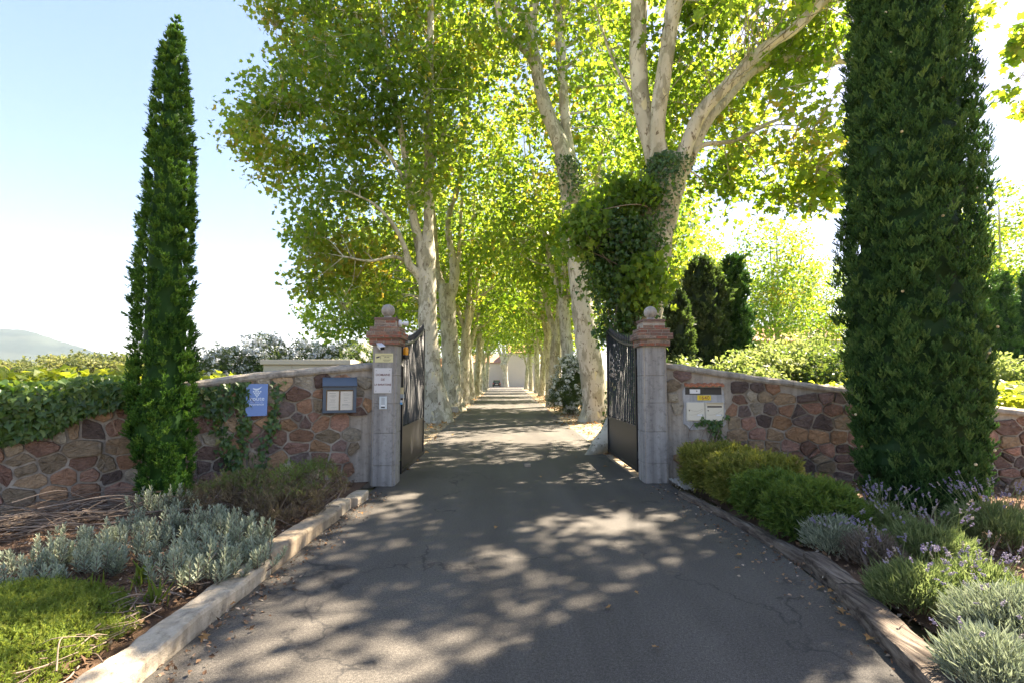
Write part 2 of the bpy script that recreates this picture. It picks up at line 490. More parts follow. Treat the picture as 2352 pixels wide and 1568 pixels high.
MT['iron'] = plain('black painted iron', (0.012, 0.012, 0.013), 0.42, 0.38, 0, 0.3, 20)
MT['brown_steel'] = plain('brown steel', (0.1, 0.075, 0.055), 0.6, 0.3, 0, 0.3, 12)
MT['marble'] = plain('pale marble', (0.62, 0.59, 0.56), 0.5, 0.4, 0, 0.05, 6)
MT['yellow_sign'] = plain('pale yellow plate', (0.68, 0.62, 0.33), 0.5, 0.4, 0, 0.04)
MT['ink'] = plain('dark ink', (0.05, 0.04, 0.07), 0.7)
MT['engraved'] = plain('reddish engraved letter', (0.2, 0.1, 0.085), 0.8)
MT['blue_sign'] = plain('blue enamel', (0.16, 0.27, 0.56), 0.4, 0.5, 0, 0.03, 3)
MT['sign_white'] = plain('pale lettering', (0.68, 0.76, 0.85), 0.5)
MT['sign_lilac'] = plain('lilac lettering', (0.45, 0.52, 0.78), 0.5)
MT['case_blue'] = plain('slate blue metal', (0.065, 0.09, 0.12), 0.42, 0.5, 0, 0.12, 5)
MT['case_dark'] = plain('dark metal', (0.03, 0.032, 0.04), 0.5, 0.4)
MT['cork'] = plain('brown backing', (0.13, 0.07, 0.05), 0.8)
MT['white_paint'] = plain('white paint', (0.75, 0.74, 0.72), 0.45, 0.4, 0, 0.04)
MT['plastic_white'] = plain('white plastic', (0.8, 0.79, 0.78), 0.35, 0.5, 0, 0.03)
MT['plastic_black'] = plain('black plastic', (0.015, 0.015, 0.017), 0.4, 0.5)
MT['orange'] = plain('orange lens', (0.85, 0.35, 0.015), 0.25, 0.5, 0, 0.05)
MT['beige_box'] = plain('beige plastic', (0.6, 0.5, 0.28), 0.5)
MT['grey_box'] = plain('grey plastic', (0.42, 0.44, 0.44), 0.5)
MT['sticker'] = plain('blue sticker', (0.12, 0.4, 0.7), 0.5)
MT['aluminium'] = plain('aluminium', (0.5, 0.55, 0.58), 0.4, 0.5, 0.35, 0.06)
MT['cream_metal'] = plain('cream enamel', (0.7, 0.65, 0.52), 0.4, 0.45, 0, 0.03, 5)
MT['cream_dark'] = plain('cream groove', (0.42, 0.36, 0.25), 0.5, 0.4)
MT['number_yellow'] = plain('yellow number plate', (0.8, 0.58, 0.02), 0.4, 0.4, 0, 0.03)
MT['number_brown'] = plain('brown numeral', (0.36, 0.14, 0.05), 0.6)
MT['tile'] = plain('terracotta tile', (0.42, 0.17, 0.09), 0.8, 0.2, 0, 0.35, 12, 0.3)
MT['cabinet'] = plain('beige cabinet paint', (0.5, 0.45, 0.33), 0.6, 0.3, 0, 0.06, 3)
MT['cabinet_trim'] = plain('beige cabinet roof', (0.54, 0.48, 0.35), 0.6, 0.3, 0, 0.06, 3)
MT['house'] = plain('cream house render', (0.6, 0.52, 0.43), 0.9, 0.1, 0, 0.06, 0.8)
MT['house_warm'] = plain('ochre house render', (0.5, 0.35, 0.2), 0.9, 0.1, 0, 0.08, 0.8)
MT['roof'] = plain('roof tile', (0.45, 0.25, 0.16), 0.9, 0.1, 0, 0.35, 3)
MT['car'] = plain('dark car paint', (0.02, 0.021, 0.025), 0.25, 0.5)
MT['glass_dark'] = plain('dark car glass', (0.03, 0.04, 0.045), 0.08, 0.6)
MT['tail_red'] = plain('red lens', (0.45, 0.03, 0.02), 0.3, 0.5)
MT['sign_red'] = plain('red painted board', (0.42, 0.09, 0.09), 0.5)
MT['soil_stone'] = plain('pebble', (0.42, 0.39, 0.34), 0.9, 0.1, 0, 0.2, 30)
def glass():
    n = NT('cabinet glass', 0.05, 0.5)
    t = n.new('ShaderNodeBsdfTransparent'); g = n.new('ShaderNodeBsdfGlossy'); g.inputs['Roughness'].default_value = 0.03
    f = n.new('ShaderNodeFresnel'); f.inputs['IOR'].default_value = 1.4
    m = n.new('ShaderNodeMixShader'); n.L(f.outputs[0], m.inputs[0]); n.L(t.outputs[0], m.inputs[1]); n.L(g.outputs[0], m.inputs[2])
    n.L(m.outputs[0], n.outn.inputs['Surface']); return n.m
MT['glass'] = glass()

# ------------------------------------------------------------------ leaf templates
def leaf_outline(pts, fold=0.18, curl=0.12):
    out = [(0.0, 0.0)] + pts + [(0.0, 1.0)] + [(-x, y) for x, y in reversed(pts)]
    V = [(0, 0.42, 0)] + [(x, y, fold * abs(x) - curl * y * y) for x, y in out]
    n = len(out)
    return np.array(V) * np.array([1, 1, 1]), np.array([(0, 1 + i, 1 + (i + 1) % n) for i in range(n)])
LF_PLANE = leaf_outline([(0.46, 0.1), (0.3, 0.36), (0.52, 0.62), (0.17, 0.64)])
LF_IVY = leaf_outline([(0.36, -0.08), (0.5, 0.24), (0.22, 0.5)])
LF_SIMPLE = (np.array([(0, 0, 0), (0.34, 0.45, 0.06), (0, 1, -0.12), (-0.34, 0.45, 0.06)]), np.array([(0, 1, 2), (0, 2, 3)]))
LF_LOBED = (np.array([(0, 0, 0), (0.48, 0.3, 0.07), (0.2, 0.6, 0.02), (0, 1, -0.1), (-0.2, 0.6, 0.02), (-0.48, 0.3, 0.07)]), np.array([(0, 1, 2), (0, 2, 3), (0, 3, 4), (0, 4, 5)]))
LF_LONG = (np.array([(0, 0, 0), (0.1, 0.45, 0.03), (0, 1, -0.1), (-0.1, 0.45, 0.03)]), np.array([(0, 1, 2), (0, 2, 3)]))
LF_SILVER = (np.array([(0, 0, 0), (0.13, 0.55, 0.04), (0.06, 0.9, 0.0), (0, 1, -0.03), (-0.06, 0.9, 0.0), (-0.13, 0.55, 0.04)]), np.array([(0, 1, 2), (0, 2, 3), (0, 3, 4), (0, 4, 5)]))

def plume(nb, length, spread, width, seed, jit=0.3):
    """small spray: blades along a short axis (local +Y), as thin triangles"""
    rng = np.random.default_rng(seed)
    V, F = [], []
    for i in range(nb):
        t = i / nb
        a = rng.uniform(0, 2 * math.pi)
        p = np.array((0, t * length * 0.75, 0))
        d = unit(np.array((math.cos(a) * spread, 1.0, math.sin(a) * spread)) + rng.normal(size=3) * jit * 0.3)
        L = length * rng.uniform(0.3, 0.5) * (1.1 - 0.5 * t)
        s = unit(np.cross(d, rng.normal(size=3))) * width
        k = len(V)
        V += [p - s, p + s, p + d * L * 0.6 + s * 0.8, p + d * L]
        F += [(k, k + 1, k + 2), (k, k + 2, k + 3)]
    return np.array(V), np.array(F)

def leaves_at(rng, centres, per, spread, size, tpl, up=0.8, droop=0.25, crnd=None, rjit=0.35):
    """clusters of leaves round each centre"""
    n = len(centres) * per
    c = np.repeat(centres, per, 0)
    off = np.clip(rng.normal(size=(n, 3)), -1.5, 1.5) * np.array([1, 1, 0.72]) * (np.broadcast_to(spread, (n,))[:, None] if np.ndim(spread) else spread)
    pos = c + off
    nrm = unit(rand_dirs(rng, n) + np.array([0, 0, up]))
    y = unit(np.cross(nrm, rand_dirs(rng, n)) + np.array([0, 0, -droop]))
    R = frames(y, nrm)
    sc = size * rng.uniform(0.6, 1.25, n)
    V, F = scatter(tpl[0], tpl[1], pos, R, sc)
    cr = np.repeat(crnd if crnd is not None else rng.uniform(0.2, 0.8, len(centres)), per)
    r = np.clip(cr + rng.normal(size=n) * rjit * 0.6, 0, 1)
    return V, F, np.repeat(r, len(tpl[0]))

def ell_sample(rng, ells, n, shell=2.2, hole=0.0, seed=0, wts=None):
    ells = np.array(ells, float)
    wgt = np.prod(ells[:, 3:6], axis=1) ** 0.85
    if wts is not None: wgt = wgt * np.array(wts)
    out = []
    while len(out) < n:
        e = ells[rng.choice(len(ells), p=wgt / wgt.sum())]
        d = rand_dirs(rng, 1)[0] * rng.uniform() ** (1 / (3.0 if shell is None else shell + 0.8))
        p = e[:3] + d * e[3:6]
        if hole and noise.noise(Vector(p) * 0.55 + Vector((seed, 0, 0))) < hole - 0.5: continue
        out.append(p)
    return np.array(out)

# ------------------------------------------------------------------ trees
def PL(pts, d0, d1=None):
    """a limb read off the photograph: (px, py, radius in px) turned into points of the place at depth d0..d1"""
    d1 = d0 if d1 is None else d1
    n = len(pts)
    out = []
    for i, (px, py, r) in enumerate(pts):
        d = d0 + (d1 - d0) * i / max(1, n - 1)
        out.append((*P(px, py, d), r / FPX * d))
    return np.array(out)

def build_tree(name, label, base, limbs, ells, n_clump, per, size, tpl, seed, spread=0.42, hole=0.28, cat='tree', group=None,
               lmat='plane_leaf', bmat='bark', n_sec=60, shell=2.2, K=14, keep=None, up=0.8, wts=None):
    rng = np.random.default_rng(seed)
    root = thing(name, label, cat, base, group)
    A = NAcc()
    lp, lr = [], []
    for li, l in enumerate(limbs):
        l = np.asarray(l, float)
        c = catmull(l, 7)
        k = K if l[0, 3] > 0.12 else 8
        V, F = tube(c[:, :3], np.maximum(c[:, 3], 0.008), k, 0.16 if l[0, 3] > 0.1 else 0.08, seed + li)
        A.add(V, F)
        st = len(c) // 4 if li == 0 else 1
        lp.append(c[st:, :3]); lr.append(c[st:, 3])
    lp = np.concatenate(lp); lr = np.concatenate(lr)
    cl = ell_sample(rng, ells, n_clump, shell, hole, seed, wts)
    if keep is not None: cl = np.array([p for p in cl if keep(p)])
    # secondary boughs
    order = rng.permutation(len(cl))[:n_sec]
    sp = [lp]; sr = [lr]
    for i in order:
        p = cl[i]
        dd = np.linalg.norm(lp - p, axis=1) + 0.3 * np.maximum(0, lp[:, 2] - p[2] + 0.3)
        j = np.argmin(dd); q = lp[j]
        r0 = min(lr[j] * 0.5, 0.012 + 0.009 * dd[j])
        mid = (q + p) / 2 + np.array([0, 0, 0.1 * dd[j]]) + rng.normal(size=3) * 0.1 * dd[j]
        c = catmull(np.array([q, mid, p]), 5)
        rr = np.linspace(max(r0, 0.012), 0.008, len(c))
        V, F = tube(c, rr, 5); A.add(V, F)
        sp.append(c[2:]); sr.append(rr[2:])
    sp = np.concatenate(sp); sr = np.concatenate(sr)
    for i in range(len(cl)):
        p = cl[i]
        dd = np.linalg.norm(sp - p, axis=1)
        j = np.argmin(dd)
        if dd[j] < 0.15: continue
        q = sp[j]
        mid = (q + p) / 2 + rng.normal(size=3) * 0.12 * dd[j]
        V, F = tube(np.array([q, mid, p]), np.array([0.014, 0.01, 0.005]), 3); A.add(V, F)
    nlink('trunk', A, MT[bmat], root, smooth=True)
    crnd = np.clip(0.5 + np.array([noise.noise(Vector(p) * 0.35 + Vector((seed, 5, 0))) for p in cl]) * 0.5 + rng.normal(size=len(cl)) * 0.1, 0, 1)
    V, F, r = leaves_at(rng, cl, per, spread, size, tpl, up, 0.3, crnd)
    link('crown', V, F, MT[lmat], root, rnd=r)
    return root

def gen_limbs(rng, H, fork, r0, spread=2.6, nl=4, lean=(0, 0), flare=1.5):
    """a procedural pollard-like plane tree at the origin: trunk, then limbs that climb"""
    lx, ly = lean
    tr = [(0, 0, -0.1, r0 * flare), (0.02, 0, 0.5, r0 * 1.15), (lx * 0.4, ly * 0.4, fork * 0.5, r0), (lx, ly, fork, r0 * 0.95)]
    limbs = [tr]
    top = np.array((lx, ly, fork))
    a0 = rng.uniform(0, 6.28)
    for i in range(nl):
        a = a0 + i * 2 * math.pi / nl + rng.uniform(-0.4, 0.4)
        s = spread * rng.uniform(0.5, 1.2)
        dirv = np.array((math.cos(a), math.sin(a), 0))
        h = (H - fork)
        p1 = top + dirv * s * 0.3 + np.array((0, 0, h * 0.15)); p2 = top + dirv * s * 0.7 + np.array((0, 0, h * 0.45))
        p3 = top + dirv * s * 1.0 + np.array((0, 0, h * rng.uniform(0.75, 0.95)))
        r1 = r0 * rng.uniform(0.45, 0.62)
        limbs.append([(*(top - np.array((0, 0, 0.3))), r1), (*p1, r1 * 0.9), (*p2, r1 * 0.6), (*p3, r1 * 0.2)])
        for k in range(2):
            a2 = a + rng.uniform(-1, 1); q = np.array((math.cos(a2), math.sin(a2), rng.uniform(0.2, 0.8)))
            st = p1 * (1 - 0.5 * k) + p2 * 0.5 * k
            limbs.append([(*st, r1 * 0.4), (*(st + q * s * 0.6), r1 * 0.28), (*(st + q * s * 1.3 + np.array((0, 0, 0.6))), r1 * 0.1)])
    return limbs

AVENUE = 'plane trees lining the drive'
# nearest right tree: ivy-clad trunk just behind the right gate leaf
D1 = 12.2
R1 = [PL([(1448, 1052, 72), (1452, 1000, 52), (1465, 860, 45), (1487, 660, 42), (1515, 490, 41), (1533, 405, 43), (1540, 360, 30)], D1),
      PL([(1448, 940, 44), (1412, 992, 32), (1376, 1026, 20), (1350, 1048, 9), (1336, 1064, 5)], D1, 11.3),
      PL([(1530, 420, 30), (1501, 352, 23), (1478, 258, 21), (1466, 141, 20), (1468, 0, 19), (1475, -160, 16), (1450, -330, 12), (1430, -520, 7)], D1, 12.6),
      PL([(1532, 420, 28), (1512, 340, 19), (1511, 281, 18), (1525, 164, 18), (1550, 0, 18), (1580, -160, 14), (1590, -330, 10)], D1, 11.6),
      PL([(1545, 440, 26), (1557, 395, 20), (1571, 352, 18), (1609, 263, 16), (1689, 178, 15), (1759, 108, 14), (1820, 70, 13), (1900, -5, 12), (2030, -120, 9), (2150, -230, 5)], D1, 11.0),
      PL([(1550, 430, 18), (1585, 366, 13), (1623, 281, 12), (1665, 234, 10), (1721, 173, 9), (1782, 141, 8), (1853, 136, 7), (1947, 141, 6), (2060, 100, 4), (2200, 60, 3)], D1, 13.0),
      PL([(1590, 355, 8), (1618, 333, 6), (1689, 323, 5), (1759, 286, 4), (1834, 267, 3), (1890, 300, 2)], D1, 12.8),
      PL([(1480, 280, 6), (1440, 200, 4), (1400, 120, 3), (1370, 20, 2)], D1, 13.5),
      PL([(1475, -100, 10), (1400, -250, 7), (1250, -420, 4)], 12.5, 8.5),
      PL([(1575, -120, 10), (1700, -420, 7), (1900, -700, 4)], 11.8, 8.0)]
def E(px, py, d, rx, ry, rz): return (*P(px, py, d), rx, ry, rz)
r1_e = [E(1650, 130, 13.2, 2.6, 2.2, 2.0), E(1800, 330, 12.6, 1.6, 1.6, 1.5), E(1880, 440, 12.4, .75, 1.0, .7), E(1700, 420, 13.5, 1.2, 1.2, .9), E(1500, -150, 13, 3.6, 3.0, 2.6),
        E(1850, -60, 12.2, 3.2, 2.6, 2.2), E(2130, 20, 12.6, 1.5, 1.8, 1.3), (4.6, 7.6, 9.6, 3.6, 2.6, 1.7), (1.2, 8.6, 10.6, 3.2, 2.6, 1.7),
        (7.2, 9.5, 10.6, 3.0, 2.8, 1.6), (3.2, 12.5, 13.5, 5.0, 4.5, 2.8), (8.0, 12.0, 12.5, 3.0, 3.5, 2.2), (6.6, 17.0, 10.5, 2.8, 2.4, 2.4)]  # last lobe added to shade the drive; unseen overhead ones thinned for sun patches
build_tree('plane_tree', 'big ivy-clad plane tree leaning just behind the right gate leaf', (3.05, D1, 0), R1, r1_e, 2000, 10, 0.19, LF_PLANE, 11,
           0.24, 0.4, group=AVENUE, n_sec=90, wts=[1, 1.2, 1.5, 1.2, .5, .7, 1, .07, .06, .11, .1, .13, .8])
# second right tree
D2 = 20.9
R2 = [PL([(1366, 972, 42), (1366, 925, 32), (1358, 840, 28), (1345, 760, 26), (1337, 704, 25), (1322, 560, 24), (1309, 425, 25), (1295, 362, 24)], D2),
      PL([(1300, 400, 22), (1290, 338, 20), (1257, 258, 17), (1238, 188, 15), (1220, 70, 14), (1229, 0, 11), (1235, -120, 8), (1220, -250, 4)], D2),
      PL([(1250, 215, 10), (1215, 131, 8), (1182, 94, 8), (1154, 61, 7), (1140, 0, 7), (1120, -120, 4)], D2, 20),
      PL([(1222, 80, 9), (1210, 47, 9), (1182, 19, 8), (1163, -10, 7), (1130, -120, 4)], D2, 20.3),
      PL([(1312, 400, 16), (1309, 366, 14), (1299, 281, 12), (1290, 141, 12), (1283, 0, 11), (1290, -140, 7), (1300, -260, 3)], D2, 21.3)]
r2_e = [E(1250, 100, 21.5, 3.6, 3.0, 4.2), E(1420, 250, 22, 3.0, 2.6, 3.2), E(1200, -150, 21, 4.2, 3.4, 4), E(1480, 480, 23, 2.4, 2, 2.2), E(1420, -100, 22, 4, 3.4, 3.6)]
build_tree('plane_tree', 'forked pale plane tree behind the hanging leaf mass, second in the right row', (3.65, D2, 0), R2, r2_e, 480, 20, 0.25, LF_PLANE, 12,
           0.45, 0.34, group=AVENUE, n_sec=60)
# nearest left tree
L1 = [PL([(1002, 972, 46), (999, 930, 34), (990, 860, 26), (983, 760, 22), (981, 660, 21), (979, 600, 22), (975, 560, 22)], D2),
      PL([(982, 590, 16), (984, 500, 11), (984, 422, 11), (986, 300, 10), (987, 187, 9), (989, 23, 8), (992, -150, 6), (990, -300, 3)], D2),
      PL([(970, 580, 15), (954, 520, 10), (938, 420, 9), (930, 351, 8), (915, 270, 7), (900, 200, 6), (885, 100, 4), (870, 0, 2)], D2, 20),
      PL([(975, 650, 14), (955, 625, 11), (940, 608, 9), (930, 570, 6), (905, 520, 5), (860, 470, 3), (800, 440, 2)], D2, 19.6),
      PL([(935, 600, 5), (900, 590, 4), (850, 600, 3), (790, 590, 2)], D2, 19.5),
      PL([(985, 400, 6), (1010, 330, 4), (1040, 250, 3)], D2, 21.5),
      PL([(938, 430, 6), (880, 340, 4), (780, 260, 3), (650, 230, 2)], D2, 20)]
l1_e = [E(780, 200, 21, 3.8, 3.2, 3.6), E(640, 330, 21, 2.1, 2, 2.0), E(720, 60, 21, 2.6, 2.6, 2.4), E(800, 520, 21.3, 2.9, 2.4, 2.0), E(740, 590, 21.6, 1.8, 1.8, 1.9),
        E(830, 690, 22.6, 2.2, 1.8, 1.5), E(950, 250, 21, 2.8, 2.6, 4.2), E(900, 440, 20.5, 2.0, 1.8, 1.6), E(850, -100, 21, 4, 3.4, 3.2), E(1040, 60, 22, 2.5, 2.6, 3.0), E(570, 290, 21, .9, 1.2, .9), E(770, 745, 22.6, 1.2, 1.2, .9)]
build_tree('plane_tree', 'tallest plane tree of the left row, beside the open end of the left gate', (-2.85, D2, 0), L1, l1_e, 1650, 21, 0.215, LF_PLANE, 13,
           0.38, 0.38, group=AVENUE, n_sec=110)
# second left tree, low V fork
D3 = 28.0
L2 = [PL([(1040, 946, 34), (1040, 910, 24), (1036, 830, 20), (1030, 740, 18), (1026, 680, 18), (1022, 655, 16)], D3),
      PL([(1024, 680, 12), (1010, 640, 9), (1001, 600, 8), (998, 540, 7), (990, 450, 6), (985, 350, 4)], D3),
      PL([(1028, 700, 14), (1042, 650, 12), (1044, 610, 11), (1034, 565, 8), (1030, 500, 6), (1055, 420, 6), (1062, 330, 7), (1075, 200, 6), (1085, 80, 5), (1090, -40, 4)], D3),
      PL([(1042, 625, 6), (1054, 590, 5), (1056, 540, 4), (1062, 450, 3)], D3, 29),
      PL([(1072, 230, 5), (1100, 190, 4), (1130, 150, 4), (1160, 130, 2)], D3)]
l2_e = [E(1060, 330, 28.5, 3.6, 3, 4.4), E(900, 620, 29.5, 3.6, 2.6, 2.9), E(1080, 80, 28.5, 3.8, 3, 4), E(820, 710, 31, 2.4, 2.2, 1.7), E(1050, 540, 29.5, 2.4, 2.2, 2.2)]
build_tree('plane_tree', 'second plane tree of the left row, its trunk splitting in a low V', (-2.83, D3, 0), L2, l2_e, 460, 20, 0.27, LF_LOBED, 14, 0.5, 0.34, group=AVENUE, n_sec=60)

# three procedural kinds, then the rest of the avenue as copies
OUT = [(-0.6, 0, 13, 5.6, 4.4, 6.8), (-3.6, 0, 9.0, 4.2, 3.8, 4.6), (1.2, 0, 9.5, 3.4, 3.6, 3.6)]
def variant(seed, H, fork, r0, nl, lean, label):
    rng = np.random.default_rng(seed)
    return build_tree('plane_tree', label, (0, 0, 0), gen_limbs(rng, H, fork, r0, 2.6, nl, lean), OUT, 470, 19, 0.31, LF_LOBED, seed, 0.55, 0.36, group=AVENUE, n_sec=50)
va = variant(21, 18, 5.2, 0.35, 4, (0.15, 0.3), 'third plane tree of the left row, straight spotted trunk')
vb = variant(22, 17, 4.2, 0.36, 3, (-0.2, 0.2), 'fourth plane tree of the left row, its limbs parting at man height twice over')
vc = variant(23, 19, 6.0, 0.33, 4, (0.3, -0.2), 'fifth plane tree of the left row, slim trunk partly hidden by its neighbours')
va.location = (-2.9, 36, 0); vb.location = (-3.05, 45, 0); vc.location = (-2.95, 53.5, 0)
vb['label'] = 'fourth plane tree of the left row, forked low'
dup(va, (-3.2, 64, 0), 0.3, 'sixth plane tree of the left row, far down the drive', 0.95)
dup(vb, (-3.1, 76, 0), -0.2, 'seventh plane tree of the left row, near the end of the drive', 1.0)
dup(vc, (-3.3, 92, 0), 0.2, 'last plane tree of the left row, close to the dark car', 0.95)
dup(vc, (3.35, 26.3, 0), 3.3, 'slender plane tree rising behind the white oleander by the drive', 0.95)
dup(vb, (3.05, 32, 0), 2.95, 'plane tree splitting into a wide V above the oleander', 1.05)
dup(va, (3.85, 44, 0), 3.2, 'leaning warm-lit plane tree in the middle of the right row', 0.95)
dup(vb, (3.9, 54, 0), 3.0, 'plane tree of the right row just before the ivy-covered one', 0.92)
dup(va, (4.2, 67, 0), 3.4, 'plane tree of the right row beside the red direction boards', 1.0)
dup(vc, (4.1, 80, 0), 3.0, 'slim plane tree of the right row beyond the red boards', 0.95)
dup(vb, (3.9, 94, 0), 3.1, 'last plane tree of the right row, against the cream house', 0.95)
GARDEN = 'plane trees of the garden beyond the right wall'
for i, (x, y, k, s, rz, lab) in enumerate([
        (24.5, 45, va, 0.86, 1.0, 'sunlit plane tree behind the pair of conifers, its trunk in front of the ochre house'),
        (33, 53, vb, 0.75, 2.0, 'lower sunlit plane tree close to the left side of the big right cypress'),
        (19, 52, vc, 0.85, 0.5, 'plane tree filling the gap between the gate pillar and the conifers'),
        (30, 31, va, 0.72, 4.0, 'yellow-green plane tree at the right edge beyond the small cypresses'),
        (41, 44, vc, 0.8, 5.0, 'plane tree behind the small cypresses, partly hidden by the big cypress'),
        (10, 30, vb, 0.7, 1.2, 'low bright plane tree just right of the leaning bare trunk'),
        (-9.5, 40, vb, 0.85, 0.4, 'dark leafy plane tree filling the space left of the avenue')]):
    dup(k, (x, y, 0), rz, lab, s, GARDEN if x > 0 else AVENUE)

# pollard at the end of the drive
rng = np.random.default_rng(5)
DP = 112
pol = [PL([(1162, 888, 7.5), (1161, 870, 6), (1160, 850, 6), (1158, 838, 9), (1158, 832, 8)], DP)]
for pts in ([(1158, 838, 5), (1150, 815, 4), (1143, 795, 3), (1135, 770, 2), (1128, 745, 1)], [(1158, 838, 5), (1157, 810, 4), (1156, 785, 2.6), (1152, 755, 1.8), (1150, 725, 1)],
            [(1160, 838, 5), (1165, 812, 3.6), (1163, 785, 2.4), (1160, 750, 1.6), (1162, 720, 1)], [(1161, 836, 4), (1172, 815, 3.4), (1178, 800, 3), (1180, 780, 1.5)],
            [(1150, 812, 2), (1140, 790, 1.6), (1130, 765, 1)], [(1178, 800, 2), (1186, 790, 1.3), (1190, 775, .8)]):
    pol.append(PL(pts, DP))
build_tree('pollard_tree', 'pale pollarded tree with a swollen head standing before the cream house', (0.2, DP, 0), pol,
           [E(1150, 730, DP, 5, 4, 4), E(1130, 780, DP, 1.6, 2, 2.4), E(1185, 760, DP, 3, 3, 4), E(1140, 805, DP, 1, 1, .8)], 110, 22, 0.5, LF_LOBED, 31, 0.7, 0.3, bmat='bark', n_sec=20, K=10)

# ------------------------------------------------------------------ ground
def sheet(name, poly, z, mat, nx=1):
    V = [(x, y, z) for x, y in poly]
    return tag(link(name, V, [list(range(len(V)))], mat), kind='structure')
sheet('ground', [(-2600, -300), (2600, -300), (2600, 2900), (-2600, 2900)], -0.05, MT['ground'])
sheet('lawn', [(-60, 9.2), (-2.05, 9.2), (-2.6, 30), (-4.4, 108), (-60, 108)], -0.03, MT['lawn'])
sheet('garden_lawn', [(2.3, 9.2), (60, 9.2), (60, 108), (5.2, 108), (3.4, 40)], -0.03, MT['lawn'])

def strip(name, left, right, z, mat, ny, nx, amp, seed, zfun=None):
    """a bumpy strip between two edge functions of y"""
    V = []
    for j in range(ny + 1):
        for i in range(nx + 1):
            u, v = i / nx, j / ny
            l, r = left(v), right(v)
            x = l[0] * (1 - u) + r[0] * u; y = l[1] * (1 - u) + r[1] * u
            e = min(1, 6 * min(u, 1 - u)) if amp > 0 else 1
            h = z + abs(amp) * (noise.noise(Vector((x * 1.3, y * 1.3, seed))) + 0.5 * noise.noise(Vector((x * 4, y * 4, seed)))) * e
            if zfun: h += zfun(x, y)
            V.append((x, y, h))
    W = nx + 1
    F = np.array([(j * W + i, j * W + i + 1, (j + 1) * W + i + 1, (j + 1) * W + i) for j in range(ny) for i in range(nx)])
    return tag(link(name, V, F, mat, smooth=True), kind='structure')
def drive_l(y): return -1.99 if y < 9 else (-2.0 - 0.011 * (y - 9) + 0.05 * noise.noise(Vector((y * 0.7, 1, 0))))
def drive_r(y):
    if y < 5: return 2.62 + 0.02 * (5 - y) * -3
    if y < 9: return 2.62
    return 2.2 + 0.012 * (y - 9) + 0.06 * noise.noise(Vector((y * 0.7, 7, 0)))
ys = np.concatenate([np.linspace(-6, 9, 30), np.linspace(9.01, 40, 60), np.linspace(41, 122, 50)])
V, F = [], []
for j, y in enumerate(ys):
    V += [(drive_l(y), y, 0.0), (drive_r(y), y, 0.0)]
    if j: F.append((2 * j - 2, 2 * j - 1, 2 * j + 1, 2 * j))
V += [(-14, 105, -0.004), (14, 105, -0.004), (14, 126, -0.004), (-14, 126, -0.004)]
F.append((len(V) - 4, len(V) - 3, len(V) - 2, len(V) - 1))
tag(link('driveway', V, F, MT['asphalt']), kind='structure')
strip('left_verge', lambda v: (-4.2, 8.9 + 96 * v), lambda v: (-1.9 - 1.0 * v, 8.9 + 96 * v), -0.015, MT['gravel'], 90, 6, -0.012, 3)
strip('right_verge', lambda v: (2.1 + 1.0 * v, 8.9 + 96 * v), lambda v: (5.6, 8.9 + 96 * v), -0.015, MT['gravel'], 90, 6, -0.012, 4)

# ------------------------------------------------------------------ boundary walls
class Path:
    def __init__(s, pts):
        c = catmull(np.array(pts, float), 24); s.c = c
        s.l = np.concatenate([[0], np.cumsum(np.linalg.norm(np.diff(c, axis=0), axis=1))]); s.L = s.l[-1]
    def at(s, t):
        return np.array([np.interp(t, s.l, s.c[:, 0]), np.interp(t, s.l, s.c[:, 1])])
    def tan(s, t):
        a = s.at(max(0, t - 0.05)); b = s.at(min(s.L, t + 0.05)); return (b - a) / np.linalg.norm(b - a)
LP = Path([(-9.6, 3.7), (-8.0, 4.75), (-6.3, 5.85), (-5.2, 6.55), (-4.2, 7.25), (-3.1, 7.9), (-2.08, 8.3)])
RP = Path([(2.62, 8.5), (4.2, 8.35), (6.0, 8.1), (8.0, 7.68), (11.0, 6.9)])
def hl(x): return float(np.interp(x, [-9.6, -6, -5, -4.2, -3.6, -2.08], [1.42, 1.48, 1.52, 1.6, 1.71, 1.88]))
def hr(x): return float(np.interp(x, [2.62, 4.15, 5.6, 7.85, 11], [1.9, 1.665, 1.46, 1.15, 0.95]))
class Wall:
    def __init__(s, path, h): s.p, s.h = path, h
    def pt(s, t, z, w=0.0):
        a = s.p.at(t); tn = s.p.tan(t)
        n = np.array((tn[1], -tn[0]))          # towards the camera
        q = a + n * w
        return np.array((q[0], q[1], z))
    def H(s, t): return s.h(s.p.at(t)[0])
    def hit(s, px, py):
        best = min(np.linspace(0, s.p.L, 1500), key=lambda t: abs(proj(s.pt(t, 1.2))[0] - px))
        zz = min(np.linspace(0, 2.5, 1000), key=lambda z: abs(proj(s.pt(best, z))[1] - py))
        return best, zz
    def M(s, t, z, w=0.0):
        """local frame on the wall face: x along, y up, z out of the wall"""
        tn = s.p.tan(t); o = s.pt(t, z, w)
        X = Vector((tn[0], tn[1], 0)); Y = Vector((0, 0, 1)); Z = Vector((tn[1], -tn[0], 0))
        return Matrix(((X.x, Y.x, Z.x, o[0]), (X.y, Y.y, Z.y, o[1]), (X.z, Y.z, Z.z, o[2]), (0, 0, 0, 1)))
LW, RW = Wall(LP, hl), Wall(RP, hr)

